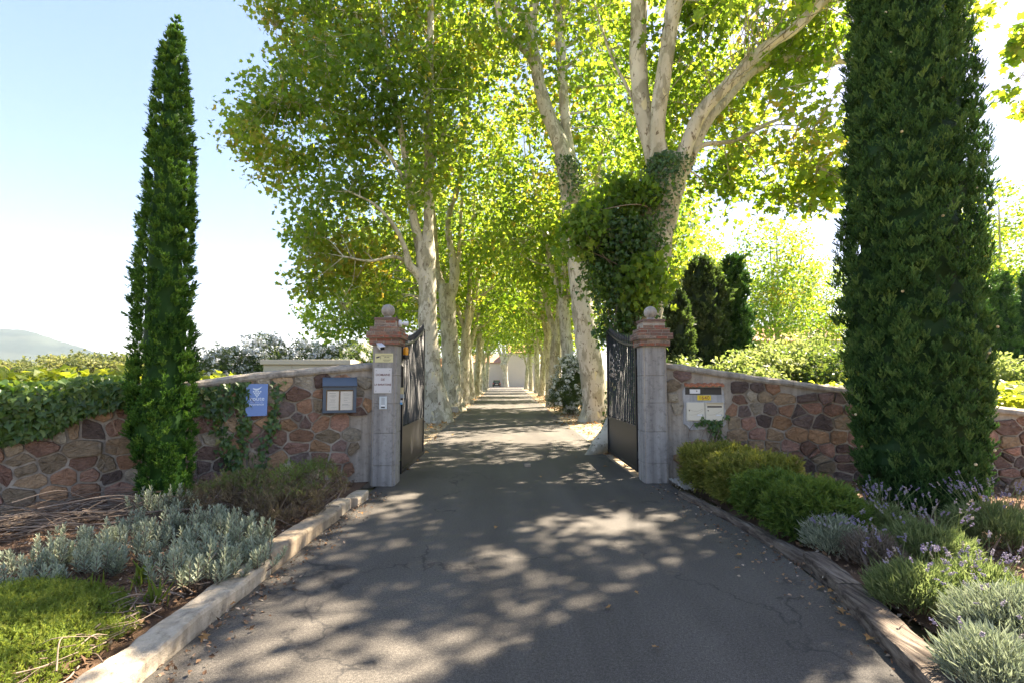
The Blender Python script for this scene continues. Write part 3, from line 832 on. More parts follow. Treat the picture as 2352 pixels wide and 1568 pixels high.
TONES = [(0.2, 0.125, 0.1), (0.25, 0.15, 0.105), (0.16, 0.11, 0.1), (0.3, 0.19, 0.12), (0.13, 0.1, 0.095), (0.33, 0.24, 0.165), (0.28, 0.17, 0.14), (0.31, 0.275, 0.23), (0.24, 0.19, 0.14)]
def clip(poly, n, d):
    out = []
    for i in range(len(poly)):
        a, b = poly[i], poly[(i + 1) % len(poly)]
        da, db = a @ n - d, b @ n - d
        if da <= 0: out.append(a)
        if (da < 0) != (db < 0): out.append(a + (b - a) * (da / (da - db)))
    return out
def stones(wall, seed, s0, s1, cut):
    rng = random.Random(seed); r2 = np.random.default_rng(seed)
    sites = []
    z = 0.02; row = 0
    while z < 2.1:
        rh = rng.uniform(0.12, 0.25); s = s0 - rng.uniform(0, 0.4)
        while s < s1 + 0.3:
            wd = rng.uniform(0.13, 0.45)
            sites.append((s + wd / 2 + rng.uniform(-.03, .03), z + rh / 2 + rng.uniform(-.035, .035) + 0.07 * noise.noise(Vector((s * 0.8, row, seed)))))
            if rng.random() < 0.13: sites.append((s + wd, z + rng.uniform(0, rh)))
            s += wd
        z += rh; row += 1
    sites = np.array(sites); sq = sites * np.array([0.8, 1.0])
    V, F, C = [], [], []
    for i, p in enumerate(sites):
        if p[0] < s0 or p[0] > s1: continue
        hh = wall.H(min(max(p[0], 0), wall.p.L)) - 0.05
        if p[1] > hh - 0.02: continue
        q = sq[i]
        poly = [q + np.array(o) for o in ((-.5, -.5), (.5, -.5), (.5, .5), (-.5, .5))]
        dd = np.linalg.norm(sq - q, axis=1)
        gap = rng.uniform(0.006, 0.014)
        for j in np.argsort(dd)[1:16]:
            n = (sq[j] - q) / dd[j]
            poly = clip(poly, n, (q + sq[j]) / 2 @ n - gap)
            if len(poly) < 3: break
        if len(poly) < 3: continue
        sl = (wall.H(min(wall.p.L, p[0] + .1)) - wall.H(max(0, p[0] - .1))) / .2
        nn = np.array((-sl / 0.8, 1.0)); nl = np.linalg.norm(nn)
        poly = clip(poly, nn / nl, (hh - sl * p[0] ) / nl)
        poly = clip(poly, np.array((0., -1.)), 0.0)
        poly = clip(poly, np.array((-1., 0.)), -s0 * 0.8); poly = clip(poly, np.array((1., 0.)), s1 * 0.8)
        if len(poly) < 3: continue
        poly = np.array(poly) / np.array([0.8, 1.0])
        if cut(poly.mean(0)): continue
        # even out the outline, round and roughen it
        for kf in (.1, .22):
            nx = np.roll(poly, -1, 0)
            poly = np.stack([poly * (1 - kf) + nx * kf, poly * kf + nx * (1 - kf)], 1).reshape(-1, 2)
        c = poly.mean(0); n = len(poly)
        ar = 0.5 * abs(np.sum(poly[:, 0] * np.roll(poly[:, 1], -1) - poly[:, 1] * np.roll(poly[:, 0], -1)))
        if ar < 0.003: continue
        poly = poly + r2.normal(size=poly.shape) * 0.0035
        dep = rng.uniform(0.015, 0.055)
        k0 = len(V)
        tilt = r2.normal(size=2) * 0.05
        for fac, dz in ((1.0, -0.01), (0.985, dep * 0.6), (0.93, dep), (0.6, dep * 1.1)):
            for u in poly:
                v = c + (u - c) * fac
                e = dz + ((v - c) @ tilt if dz > 0 else 0) + (r2.normal() * 0.005 if dz > 0 else 0)
                V.append(wall.pt(min(max(v[0], 0), wall.p.L), v[1], e))
        V.append(wall.pt(c[0], c[1], dep * 1.1))
        t = np.array(rng.choice(TONES)) * rng.uniform(0.85, 1.5)
        col = (*np.clip(t * np.array((1.06, 1.02, .9)), 0, 1), 1)
        for a in range(3):
            for b in range(n):
                F.append((k0 + a * n + b, k0 + a * n + (b + 1) % n, k0 + (a + 1) * n + (b + 1) % n, k0 + (a + 1) * n + b)); C.append(col)
        for b in range(n):
            F.append((k0 + 3 * n + b, k0 + 3 * n + (b + 1) % n, k0 + 4 * n)); C.append(col)
    return np.array(V), F, C

def build_wall(wall, label, seed, s0, s1, cut):
    root = thing('stone_wall', label, 'wall', (*wall.p.at(wall.p.L / 2), 0))
    ts = np.linspace(0, wall.p.L, 70)
    A = Acc(); th = 0.36
    V, F = [], []
    for i, t in enumerate(ts):
        h = wall.H(t)
        V += [wall.pt(t, -0.05), wall.pt(t, h - 0.02), wall.pt(t, h - 0.02, -th), wall.pt(t, -0.05, -th)]
        if i:
            for k in range(4):
                a, b = 4 * (i - 1) + k, 4 * (i - 1) + (k + 1) % 4
                F.append((a, b, b + 4, a + 4))
    F += [(0, 1, 2, 3), tuple(len(V) - 1 - k for k in range(4))]
    link('mortar_core', V, F, MT['mortar'], root)
    V, F, C = stones(wall, seed, s0, s1, cut)
    link('stonework', V, F, MT['stone'], root, fcol=C)
    # coping
    ts = np.linspace(0, wall.p.L, 160)
    sec = [(0.045, -0.05), (0.06, -0.02), (0.05, 0.025), (0.0, 0.05), (-0.18, 0.065), (-0.36, 0.05), (-0.41, 0.02), (-0.4, -0.05)]
    V, F = [], []
    K = len(sec)
    for i, t in enumerate(ts):
        h = wall.H(t) + 0.012 * noise.noise(Vector((t * 2.2, seed, 0)))
        for (wd, dz) in sec:
            j = noise.noise(Vector((t * 5, wd * 9, dz * 20 + seed)))
            V.append(wall.pt(t, h + dz + 0.008 * j, wd + 0.012 * j))
        if i:
            for k in range(K):
                a, b = K * (i - 1) + k, K * (i - 1) + (k + 1) % K
                F.append((a, b, b + K, a + K))
    F += [tuple(range(K)), tuple(len(V) - 1 - k for k in range(K))]
    link('coping', V, F, MT['coping'], root)
    return root
Ll, Rl = LP.L, RP.L
sm, zm = RW.hit(1617, 920)
build_wall(LW, 'rubble stone wall left of the gate, half covered by creeper and rising to the pillar', 3, 0.0, Ll - 0.02, lambda c: c[1] < 1.2 and c[0] > Ll - 0.3 - 0.06 * math.sin(c[1] * 9))
build_wall(RW, 'bare rubble stone wall right of the gate with a pale coping', 8, 0.04, Rl,
           lambda c: (c[0] < 0.22 and c[1] < 1.2) or (abs(c[0] - sm) < 0.42 and 0.72 < c[1] < 1.62))

# ------------------------------------------------------------------ gate pillars
def brick_course(A, x0, x1, y0, y1, z0, z1, bl, rng, off):
    mj = 0.008
    col = lambda: (*(np.array(rng.choice([(0.34, 0.125, 0.075), (0.28, 0.105, 0.07), (0.34, 0.19, 0.13), (0.2, 0.11, 0.085), (0.3, 0.22, 0.17)])) * rng.uniform(.75, 1.15)), 1)
    z = z0
    while z < z1 - 0.01:
        zt = min(z + 0.052, z1)
        for ax in (0, 1):
            a0, a1 = (x0, x1) if ax == 0 else (y0 + 0.1, y1 - 0.1)
            n = max(1, round((a1 - a0) / bl)); st = (a1 - a0) / n
            cuts = [a0] + [a0 + st * (i + (0.5 if off else 0)) for i in range(0 if off else 1, n)] + [a1]
            for p, q in zip(cuts[:-1], cuts[1:]):
                j = rng.uniform(-0.003, 0.004)
                if ax == 0:
                    A.box(p + mj / 2, q - mj / 2, y0 - j, y0 + 0.1, z + mj / 2, zt - mj / 2, 0.005, c=None); 
                    A.C += [col()] * 0
                    fa = A; cc = col(); n0 = len(A.F); fa.C += [cc] * (n0 - len(A.C))
                    A.box(p + mj / 2, q - mj / 2, y1 - 0.1, y1 + j, z + mj / 2, zt - mj / 2, 0.005); A.C += [col()] * (len(A.F) - len(A.C))
                else:
                    A.box(x0 - j, x0 + 0.1, p + mj / 2, q - mj / 2, z + mj / 2, zt - mj / 2, 0.005); A.C += [col()] * (len(A.F) - len(A.C))
                    A.box(x1 - 0.1, x1 + j, p + mj / 2, q - mj / 2, z + mj / 2, zt - mj / 2, 0.005); A.C += [col()] * (len(A.F) - len(A.C))
        z = zt; off = not off
def uvsphere(c, r, nu=28, nv=18, rough=0.0, seed=0):
    V, F = [], []
    for j in range(nv + 1):
        for i in range(nu):
            a, b = 2 * math.pi * i / nu, math.pi * j / nv
            d = np.array((math.sin(b) * math.cos(a), math.sin(b) * math.sin(a), math.cos(b)))
            k = 1 + rough * noise.noise(Vector(d * 3) + Vector((seed, 0, 0)))
            V.append(np.array(c) + d * r * k)
    for j in range(nv):
        for i in range(nu):
            F.append((j * nu + i, (j + 1) * nu + i, (j + 1) * nu + (i + 1) % nu, j * nu + (i + 1) % nu))
    return np.array(V), F
def lathe(c, prof, n=24, axis='z'):
    V, F = [], []
    for r, h in prof:
        for i in range(n):
            a = 2 * math.pi * i / n
            p = (r * math.cos(a), r * math.sin(a), h) if axis == 'z' else ((h, r * math.cos(a), r * math.sin(a)) if axis == 'x' else (r * math.cos(a), h, r * math.sin(a)))
            V.append(np.array(c) + np.array(p))
    for j in range(len(prof) - 1):
        for i in range(n):
            F.append((j * n + i, j * n + (i + 1) % n, (j + 1) * n + (i + 1) % n, (j + 1) * n + i))
    F += [tuple(range(n)), tuple((len(prof) - 1) * n + i for i in range(n))]
    return np.array(V), F
def pillar(x0, x1, y0, y1, label, seed, inner):
    rng = random.Random(seed)
    root = thing('gate_pillar', label, 'gate pillar', ((x0 + x1) / 2, (y0 + y1) / 2, 0), 'brick-capped gate pillars')
    A = Acc()
    ch = 0.045
    hs = [0, 0.32, 0.82, 1.28, 1.72, 2.2]
    for a, b in zip(hs[:-1], hs[1:]):
        # block with a stop-chamfered corner on every edge
        j = rng.uniform(-0.003, 0.003)
        pr = []
        X0, X1, Y0, Y1 = x0 - j, x1 + j, y0 - j, y1 + j
        for (cx, cy, sx, sy) in ((X0, Y0, 1, 1), (X1, Y0, -1, 1), (X1, Y1, -1, -1), (X0, Y1, 1, -1)):
            seq = [(cx, cy + sy * ch), (cx + sx * 0.012, cy + sy * ch * 0.95), (cx + sx * ch * 0.95, cy + sy * 0.012), (cx + sx * ch, cy)]
            if (sx, sy) in ((-1, 1), (1, -1)): seq.reverse()
            pr += seq
        bev = 0.006
        cx, cy = (X0 + X1) / 2, (Y0 + Y1) / 2
        V, F = [], []
        n = len(pr)
        for z, ins in ((a + 0.002, bev), (a + 0.002 + bev, 0), (b - 0.002 - bev, 0), (b - 0.002, bev)):
            for (x, y) in pr:
                V.append((x + (ins if x < cx else -ins), y + (ins if y < cy else -ins), z))
        for r in range(3):
            for i in range(n): F.append((r * n + i, r * n + (i + 1) % n, (r + 1) * n + (i + 1) % n, (r + 1) * n + i))
        F += [tuple(range(n)), tuple(3 * n + i for i in range(n))]
        A.add(V, F)
    V, F = A.out(); link('shaft', V, F, MT['pillar'], root)
    link('core', *bevbox(x0 + .02, x1 - .02, y0 + .02, y1 - .02, 0, 2.58), MT['mortar'], root)
    A = Acc()
    o1, o2, o3, o4 = 0.045, 0.085, 0.045, -0.02
    for (o, za, zb, bl) in ((o1, 2.2, 2.305, 0.22), (o2, 2.305, 2.41, 0.22), (o3, 2.41, 2.49, 0.2), (o4, 2.49, 2.635, 0.36)):
        brick_course(A, x0 - o, x1 + o, y0 - o, y1 + o, za, zb if o != o4 else 2.6, bl, rng, rng.random() < .5)
    A.box(x0 + 0.01, x1 - 0.01, y0 + 0.01, y1 - 0.01, 2.6, 2.64, 0.008); A.C += [(0.2, 0.12, 0.1, 1)] * (len(A.F) - len(A.C))
    V, F = A.out(); link('brick_cap', V, F, MT['brick'], root, fcol=A.C)
    A = Acc()
    for (o, za, zb) in ((o1 - .006, 2.2, 2.305), (o2 - .006, 2.306, 2.41), (o3 - .006, 2.411, 2.49), (o4 - .006, 2.491, 2.6)):
        A.box(x0 - o, x1 + o, y0 - o, y1 + o, za + .001, zb - .001)
    V, F = A.out(); link('cap_mortar', V, F, MT['mortar'], root)
    c = ((x0 + x1) / 2, (y0 + y1) / 2, 2.64)
    V, F = lathe(c, [(0.075, 0.0), (0.078, 0.012), (0.062, 0.03), (0.06, 0.05)]); link('ball_neck', V, F, MT['ball'], root, smooth=True)
    V, F = uvsphere((c[0], c[1], 2.64 + 0.13), 0.108, rough=0.03, seed=seed); link('stone_ball', V, F, MT['ball'], root, smooth=True)
    return root
LX0, LX1, LY0, LY1 = -2.10, -1.72, 8.12, 8.56
RX0, RX1, RY0, RY1 = 2.24, 2.64, 8.3, 8.72
pillar(LX0, LX1, LY0, LY1, 'left gate pillar with brick cap, ball, marble plaque and intercom on it', 5, 1)
pillar(RX0, RX1, RY0, RY1, 'right gate pillar with brick cap and ball, bare of any sign', 6, -1)

# ------------------------------------------------------------------ gate leaves
def gate(x, ya, yb, label, seed):
    root = thing('gate_leaf', label, 'gate', (x, ya, 0), 'black iron gate leaves')
    L = yb - ya
    def top(u): return 2.3 + 0.46 * (u ** 1.7)
    A = Acc(); B = Acc(); C = Acc()
    w2 = 0.02
    A.box(x - .025, x + .025, ya, ya + .05, 0.06, 2.3, .004)
    A.box(x - .025, x + .025, yb - .05, yb, 0.06, top(1), .004)
    for z0, z1 in ((0.06, 0.12), (0.80, 0.85)):
        A.box(x - .022, x + .022, ya + .05, yb - .05, z0, z1, .004)
    n = 24
    for s in range(n):
        u0, u1 = s / n, (s + 1) / n
        y0, y1 = ya + .05 + (L - .1) * u0, ya + .05 + (L - .1) * u1
        V, F = bevbox(x - .016, x + .016, y0, y1, 0, 0.04)
        V[:, 2] += np.where(V[:, 1] > (y0 + y1) / 2, top(u1), top(u0)) - 0.04
        A.add(V, F)
    V, F = A.out(); link('frame', V, F, MT['iron'], root)
    nb = 17
    for i in range(nb):
        u = (i + 1) / (nb + 1); y = ya + L * u
        D = Acc()
        V, F = lathe((x, y, 0), [(0.014, 0.85), (0.014, top(u) - 0.04)], 10); D.add(V, F)
        V, F = lathe((x, y, top(u)), [(0.0115, -0.001), (0.012, 0.03), (0.02, 0.04), (0.012, 0.05), (0.018, 0.075), (0.0105, 0.12), (0.001, 0.16)], 10); D.add(V, F)
        if i % 2 == 0:
            V, F = lathe((x, y, 0.85), [(0.0, 0.0), (0.017, 0.005), (0.017, 0.03), (0.0, 0.035)], 10); D.add(V, F)
        V, F = D.out(); link('bar', V, F, MT['iron'], root, smooth=True)
    link('panel', *bevbox(x - .006, x + .006, ya + .05, yb - .05, 0.12, 0.80), MT['iron'], root)
    for z in (0.35, 1.95):
        V, F = lathe((x, ya - 0.02, z), [(0.018, -0.06), (0.018, 0.06)], 12); link('hinge', V, F, MT['iron'], root, smooth=True)
    return root
gate(-1.78, 8.86, 11.25, 'left gate leaf, black iron, swung open beside the orange beacon', 1)
gate(2.32, 9.0, 11.55, 'right gate leaf, black iron, swung open in front of the ivy-clad trunk', 2)
for (x0, x1, y0, y1, lab) in ((-1.9, -1.81, 8.6, 8.8, 'brown steel gate post behind the left pillar'), (2.38, 2.46, 8.76, 8.96, 'dark steel gate post behind the right pillar')):
    A = Acc(); A.box(x0, x1, y0, y1, 0, 2.2, 0.006); A.box(x0 - .01, x1 + .01, y0 - .01, y1 + .01, 2.2, 2.22, 0.004); A.box(x0 - .02, x1 + .02, y0 - .02, y1 + .02, 0, 0.02, 0.004)
    V, F = A.out(); tag(link('gate_post', V, F, MT['brown_steel'], base=((x0 + x1) / 2, (y0 + y1) / 2, 0)), lab, 'post')

# ------------------------------------------------------------------ lettering
def text_geo(txt, size, bold=0.0):
    cu = bpy.data.curves.new('t', 'FONT'); cu.body = txt; cu.size = size; cu.extrude = 0.0012; cu.align_x = 'CENTER'; cu.offset = bold
    cu.resolution_u = 4
    o = bpy.data.objects.new('t', cu); COL.objects.link(o)
    dg = bpy.context.evaluated_depsgraph_get(); dg.update()
    me = bpy.data.meshes.new_from_object(o.evaluated_get(dg))
    V = np.array([v.co[:] for v in me.vertices]); F = [list(p.vertices) for p in me.polygons]
    bpy.data.objects.remove(o); bpy.data.curves.remove(cu); bpy.data.meshes.remove(me)
    return V, F
def lettering(parent, M, items, mat, name='lettering'):
    A = Acc()
    for txt, size, x, y, z, b in items:
        V, F = text_geo(txt, size, b); V = V + np.array((x, y, z)); A.add(xf(V, M), F)
    V, F = A.out(); return link(name, V, F, mat, parent)
def fmat(x, y, z):               # frame of a face that looks towards -Y
    return Matrix(((1, 0, 0, x), (0, 0, -1, y), (0, 1, 0, z), (0, 0, 0, 1)))
def disc(x, y, z, r, n=14):
    return lathe((x, y, z), [(r, 0), (r, 0.0015)], n)
def lbox(root, name, M, x0, x1, y0, y1, z0, z1, mat, bev=0.002):
    V, F = bevbox(x0, x1, y0, y1, z0, z1, bev); return link(name, xf(V, M), F, mat, root)

# marble plaque
def at_face(px, py, y): return P(px, py, y)
a = P(860.5, 844.5, LY0); b = P(899.5, 902, LY0)
cx, cz, hw, hh = (a[0] + b[0]) / 2, (a[2] + b[2]) / 2, abs(b[0] - a[0]) / 2, abs(a[2] - b[2]) / 2
cx = max(cx, LX0 + hw - 0.01)
M_ = fmat(cx, LY0, cz)
r = thing('plaque', 'pale marble plaque reading DOMAINE DE LA BARATONE on the left pillar', 'plaque', (cx, LY0, cz))
lbox(r, 'slab', M_, -hw, hw, -hh, hh, 0.001, 0.02, MT['marble'], 0.003)
lettering(r, M_, [('DOMAINE', 0.05, 0, 0.075, 0.0205, 0.0008), ('DE', 0.05, 0, 0.0, 0.0205, 0.0008), ('LA BARATONE', 0.04, 0, -0.075, 0.0205, 0.0012)], MT['engraved'])
for sx in (-1, 1):
    for sy in (-1, 1):
        V, F = disc(sx * (hw - .03), sy * (hh - .035), 0.0202, 0.005); link('screw', xf(V, M_), F, MT['case_dark'], r)
# yellow camera notice
a = P(861.5, 811, LY0); b = P(903, 831.5, LY0)
cx, cz, hw, hh = (a[0] + b[0]) / 2, (a[2] + b[2]) / 2, abs(b[0] - a[0]) / 2, abs(a[2] - b[2]) / 2
M_ = fmat(cx, LY0, cz)
r = thing('notice_plate', 'pale yellow notice reading Videoprotection under the white camera', 'sign', (cx, LY0, cz))
lbox(r, 'plate', M_, -hw, hw, -hh, hh, 0.001, 0.008, MT['yellow_sign'], 0.002)
lettering(r, M_, [('Vidéoprotection', 0.026, hw * 0.3, hh * 0.42, 0.0085, 0), ('24h/24h', 0.026, hw * 0.3, hh * 0.05, 0.0085, 0), ('_________________', 0.02, hw * 0.28, -hh * 0.12, 0.0085, 0), ('|', 0.06, -hw * 0.38, -hh * .1, 0.0085, 0)], MT['ink'])
Rr = Matrix.Rotation(rad(18), 4, 'Z')
V, F = bevbox(-.028, .028, -.011, .011, 0.008, 0.0095, 0.0005); V = xf(V, M_ @ Matrix.Translation((-hw * 0.66, hh * 0.15, 0)) @ Rr); link('camera_symbol', V, F, MT['ink'], r)
A = Acc()
for yy, w0, w1 in ((-.42, -.1, .75), (-.58, -.1, .7), (-.74, 0.0, .55)): A.box(hw * w0, hw * w1, hh * yy, hh * yy + .0035, .008, .0088)
V, F = A.out(); link('small_print', xf(V, M_), F, MT['ink'], r)
# intercom
a = P(872, 909.5, LY0); b = P(889, 938.5, LY0)
cx, cz, hw, hh = (a[0] + b[0]) / 2, (a[2] + b[2]) / 2, abs(b[0] - a[0]) / 2, abs(a[2] - b[2]) / 2
M_ = fmat(cx, LY0, cz)
r = thing('intercom', 'slim aluminium intercom panel below the marble plaque', 'intercom', (cx, LY0, cz))
lbox(r, 'faceplate', M_, -hw, hw, -hh, hh, 0.001, 0.022, MT['aluminium'], 0.004)
lbox(r, 'speaker_panel', M_, -hw * .45, hw * .45, -hh * .3, hh * .85, 0.0215, 0.0245, MT['grey_box'], 0.001)
lbox(r, 'button', M_, -hw * .5, hw * .45, -hh * .48, -hh * .36, 0.0215, 0.026, MT['plastic_white'], 0.001)
lbox(r, 'name_strip', M_, -hw * .5, hw * .5, -hh * .8, -hh * .6, 0.0215, 0.023, MT['case_dark'], 0.0005)
# bullet camera with hood on the pillar front
c = P(867, 800, LY0 - 0.16)
r = thing('security_camera', 'white hooded bullet camera on the front of the left pillar', 'camera', (c[0] + .05, LY0, c[2] + 0.03), 'white security cameras')
Mx = Matrix.Translation(Vector((c[0] + 0.035, LY0 - 0.11, c[2] + 0.035))) @ Matrix.Rotation(rad(20), 4, 'X') @ Matrix.Rotation(rad(-28), 4, 'Z').inverted()
V, F = bevbox(-.036, .036, -.105, .1, -.03, .026, 0.012); link('housing', xf(V, Mx), F, MT['plastic_white'], r, smooth=False)
V, F = bevbox(-.042, .042, -.14, .1, .027, .034, 0.003); link('hood', xf(V, Mx), F, MT['plastic_white'], r)
V, F = bevbox(-.032, .032, -.109, -.1045, -.027, .022, 0.002); link('lens', xf(V, Mx), F, MT['plastic_black'], r)
V, F = lathe((0, 0, 0), [(.03, 0), (.03, -.012), (.014, -.016), (.012, -.07)], 16, 'y'); link('bracket', V + np.array((c[0] + .04, LY0 - 0.001, c[2] + .03)), F, MT['plastic_white'], r)
# side camera on the cap
c = np.array((LX1 - 0.02 + 0.006, 8.34, 2.565))
r = thing('security_camera', 'small white round-based camera on the side of the left brick cap', 'camera', c, 'white security cameras')
V, F = lathe(c, [(.05, 0), (.056, .008), (.056, .04), (.05, .046), (.02, .05), (.018, .075)], 22, 'x'); link('base', V, F, MT['plastic_white'], r, smooth=False)
V, F = lathe(c + np.array((.07, 0, 0.0)), [(.022, 0), (.034, .012), (.035, .08), (.03, .085)], 20, 'x'); link('housing', V, F, MT['plastic_white'], r)
V, F = lathe(c + np.array((.155, 0, 0.0)), [(.029, 0), (.029, .003), (.01, .006)], 20, 'x'); link('lens', V, F, MT['grey_box'], r)
# aerial beside the ball
c = np.array((LX1 - .02, 8.2, 2.64))
r = thing('aerial', 'thin upright wire aerial beside the left stone ball', 'aerial', c)
V, F = lathe(c, [(.014, 0), (.014, .02), (.008, .035)], 12); link('foot', V, F, MT['plastic_black'], r)
V, F = lathe(c, [(.0025, .03), (.0015, .5)], 6); link('wire', V, F, MT['brown_steel'], r)
# orange beacon
c = np.array((LX1 + 0.03, 8.72, 0)); zt = P(936, 797, 8.72)[2]; zb = P(936, 825, 8.72)[2]
r = thing('warning_beacon', 'orange gate warning beacon with black base at the left pillar', 'beacon', (c[0], c[1], zb))
V, F = lathe((c[0], c[1], zb), [(.02, 0), (.05, .01), (.055, .03), (.055, .06), (.045, .075)], 20); link('base', V, F, MT['plastic_black'], r, smooth=False)
V, F = lathe((c[0], c[1], zb), [(.04, .075), (.046, .09), (.046, zt - zb - .03), (.036, zt - zb), (.01, zt - zb + .004)], 20); link('lens', V, F, MT['orange'], r, smooth=True)
V, F = bevbox(c[0] - .05, c[0] - .02, c[1] - .12, c[1] + .02, zb - .01, zb + .012, .003); link('bracket', V, F, MT['plastic_black'], r)
# key box stack on the pillar side
yk = 8.5
r = thing('gate_sensor', 'beige and grey gate sensor boxes on the inner side of the left pillar', 'sensor', (LX1, yk, P(932, 900, yk)[2]))
z1, z2, z3 = P(932, 889, yk)[2], P(932, 904, yk)[2], P(932, 913, yk)[2]
V, F = bevbox(LX1 + .001, LX1 + .045, yk - .04, yk + .04, z2, z1, .004); link('upper_box', V, F, MT['beige_box'], r)
V, F = bevbox(LX1 + .001, LX1 + .055, yk - .04, yk + .04, z3, z2 - .003, .004); link('lower_box', V, F, MT['grey_box'], r)
z4, z5 = P(930, 918, yk)[2], P(930, 928, yk)[2]
r = thing('sticker_tag', 'small white and blue tag below the gate sensor boxes', 'tag', (LX1, yk, z5))
V, F = bevbox(LX1 + .001, LX1 + .03, yk - .03, yk + .03, z5, (z4 + z5) / 2, .002); link('blue_part', V, F, MT['sticker'], r)
V, F = bevbox(LX1 + .001, LX1 + .03, yk - .03, yk + .03, (z4 + z5) / 2 + .001, z4, .002); link('white_part', V, F, MT['plastic_white'], r)

# blue wine-route sign on the left wall
t, z = LW.hit(587.5, 917)
M_ = LW.M(t, z, 0.085)
tl, _ = LW.hit(563, 917); tr_, _ = LW.hit(613, 917)
hw = (tr_ - tl) / 2; hh = abs(LW.hit(588, 880)[1] - LW.hit(588, 953)[1]) / 2
r = thing('wine_route_sign', 'blue enamel sign with a grape emblem and the words route des vins de provence', 'sign', M_.translation)
lbox(r, 'plate', M_, -hw, hw, -hh, hh, 0.0, 0.006, MT['blue_sign'], 0.002)
lettering(r, M_, [('route', 0.085, 0.005, -hh * 0.04, 0.0062, 0.0012)], MT['sign_white'])
lettering(r, M_, [('des vins de', 0.037, 0.0, -hh * 0.18, 0.0062, 0.0)], MT['sign_lilac'], 'small_lettering')
lettering(r, M_, [('provence', 0.05, 0.0, -hh * 0.34, 0.0062, 0.0005)], MT['sign_white'])
A = Acc(); g = hw * 0.165
for row, n in enumerate((4, 3, 2, 1)):
    for i in range(n):
        V, F = disc((i - (n - 1) / 2) * g * 1.3, hh * 0.52 - row * g * 1.02, 0.006, g * 0.5); A.add(V, F)
leafpts = []
for i in range(9):
    u = i / 8; x = (-0.4 + 0.85 * u) * hw; y = hh * (0.72 - 0.1 * math.sin(u * math.pi) + 0.12 * u * u)
    th = 0.014 * math.sin(math.pi * (0.12 + 0.88 * u)) ** 0.6
    leafpts.append((x, y, th))
V = [(x, y - t2, .0075) for x, y, t2 in leafpts] + [(x, y + t2, .0075) for x, y, t2 in leafpts]
F = [(i, i + 1, 9 + i + 1, 9 + i) for i in range(8)]
A.add(V, F)
V, F = A.out(); link('grape_emblem', xf(V, M_), F, MT['sign_white'], r)
for sx in (-1, 1):
    V, F = disc(sx * hw * .9, -hh * .93, 0.006, .005, 8); link('screw', xf(V, M_), F, MT['case_dark'], r)

# glazed menu case
t, z = LW.hit(778, 910)
M_ = LW.M(t, z, 0.07)
tl, _ = LW.hit(739, 910); tr_, _ = LW.hit(815, 910)
hw = (tr_ - tl) / 2; zt = LW.hit(778, 886)[1] - z; zb = LW.hit(778, 946)[1] - z; zr = LW.hit(778, 866)[1] - z
r = thing('display_case', 'slate blue glazed display case with two printed sheets on the left wall', 'display case', M_.translation)
A = Acc()
A.box(-hw, -hw + .02, zb, zt + .02, 0, .12, .003); A.box(hw - .02, hw, zb, zt + .02, 0, .12, .003); A.box(-hw + .02, hw - .02, zb, zb + .02, 0, .12, .003); A.box(-hw + .02, hw - .02, zb + .02, zt, 0, .01)
V, F = A.out(); link('housing', xf(V, M_), F, MT['case_dark'], r)
A = Acc(); fw = 0.05
A.box(-hw + .004, -hw + fw, zb + .045, zt - .01, .121, .135, .003); A.box(hw - fw, hw - .004, zb + .045, zt - .01, .121, .135, .003)
A.box(-hw + fw + .001, hw - fw - .001, zt - .055, zt - .01, .121, .134, .003); A.box(-hw + .004, hw - .004, zb + .005, zb + .043, .121, .134, .003)
V, F = A.out(); door = link('door_frame', xf(V, M_), F, MT['case_blue'], r)
V, F = disc(hw - fw / 2, (zt + zb) / 2 - .02, .1352, .006, 10); link('lock', xf(V, M_), F, MT['plastic_black'], door)
link('glass', xf(bevbox(-hw + fw, hw - fw, zb + .043, zt - .055, .124, .127)[0], M_), bevbox(0, 1, 0, 1, 0, 1)[1], MT['glass'], door)
lbox(r, 'backing', M_, -hw + .02, hw - .02, zb + .02, zt, .09, .1, MT['cork'], 0)
for x0, x1 in ((-hw + fw + .018, -.012), (.012, hw - fw - .006)):
    sh = lbox(r, 'paper_sheet', M_, x0, x1, zb + .046, zt - .075, .101, .1025, MT['white_paint'], 0)
    A = Acc(); rr = random.Random(int(x0 * 1000) + 900)
    y = zt - .11
    while y > zb + .08:
        A.box(x0 + .02 + rr.uniform(0, .04), x1 - .02 - rr.uniform(0, .06), y, y + rr.choice((.004, .004, .008)), .1026, .1032); y -= rr.uniform(.012, .04)
    V, F = A.out(); link('print_lines', xf(V, M_), F, MT['grey_box'], sh)
V = [(-hw - .005, zt + .012, .165), (hw + .005, zt + .012, .165), (hw + .005, zr, .0), (-hw - .005, zr, .0), (-hw - .005, zt + .0, .165), (hw + .005, zt + .0, .165), (hw + .005, zt + .0, .0), (-hw - .005, zt + .0, .0)]
F = [(0, 1, 2, 3), (4, 5, 1, 0), (5, 6, 2, 1), (7, 4, 0, 3), (4, 7, 6, 5), (6, 7, 3, 2)]
link('sloped_roof', xf(np.array(V), M_), F, MT['case_blue'], r)

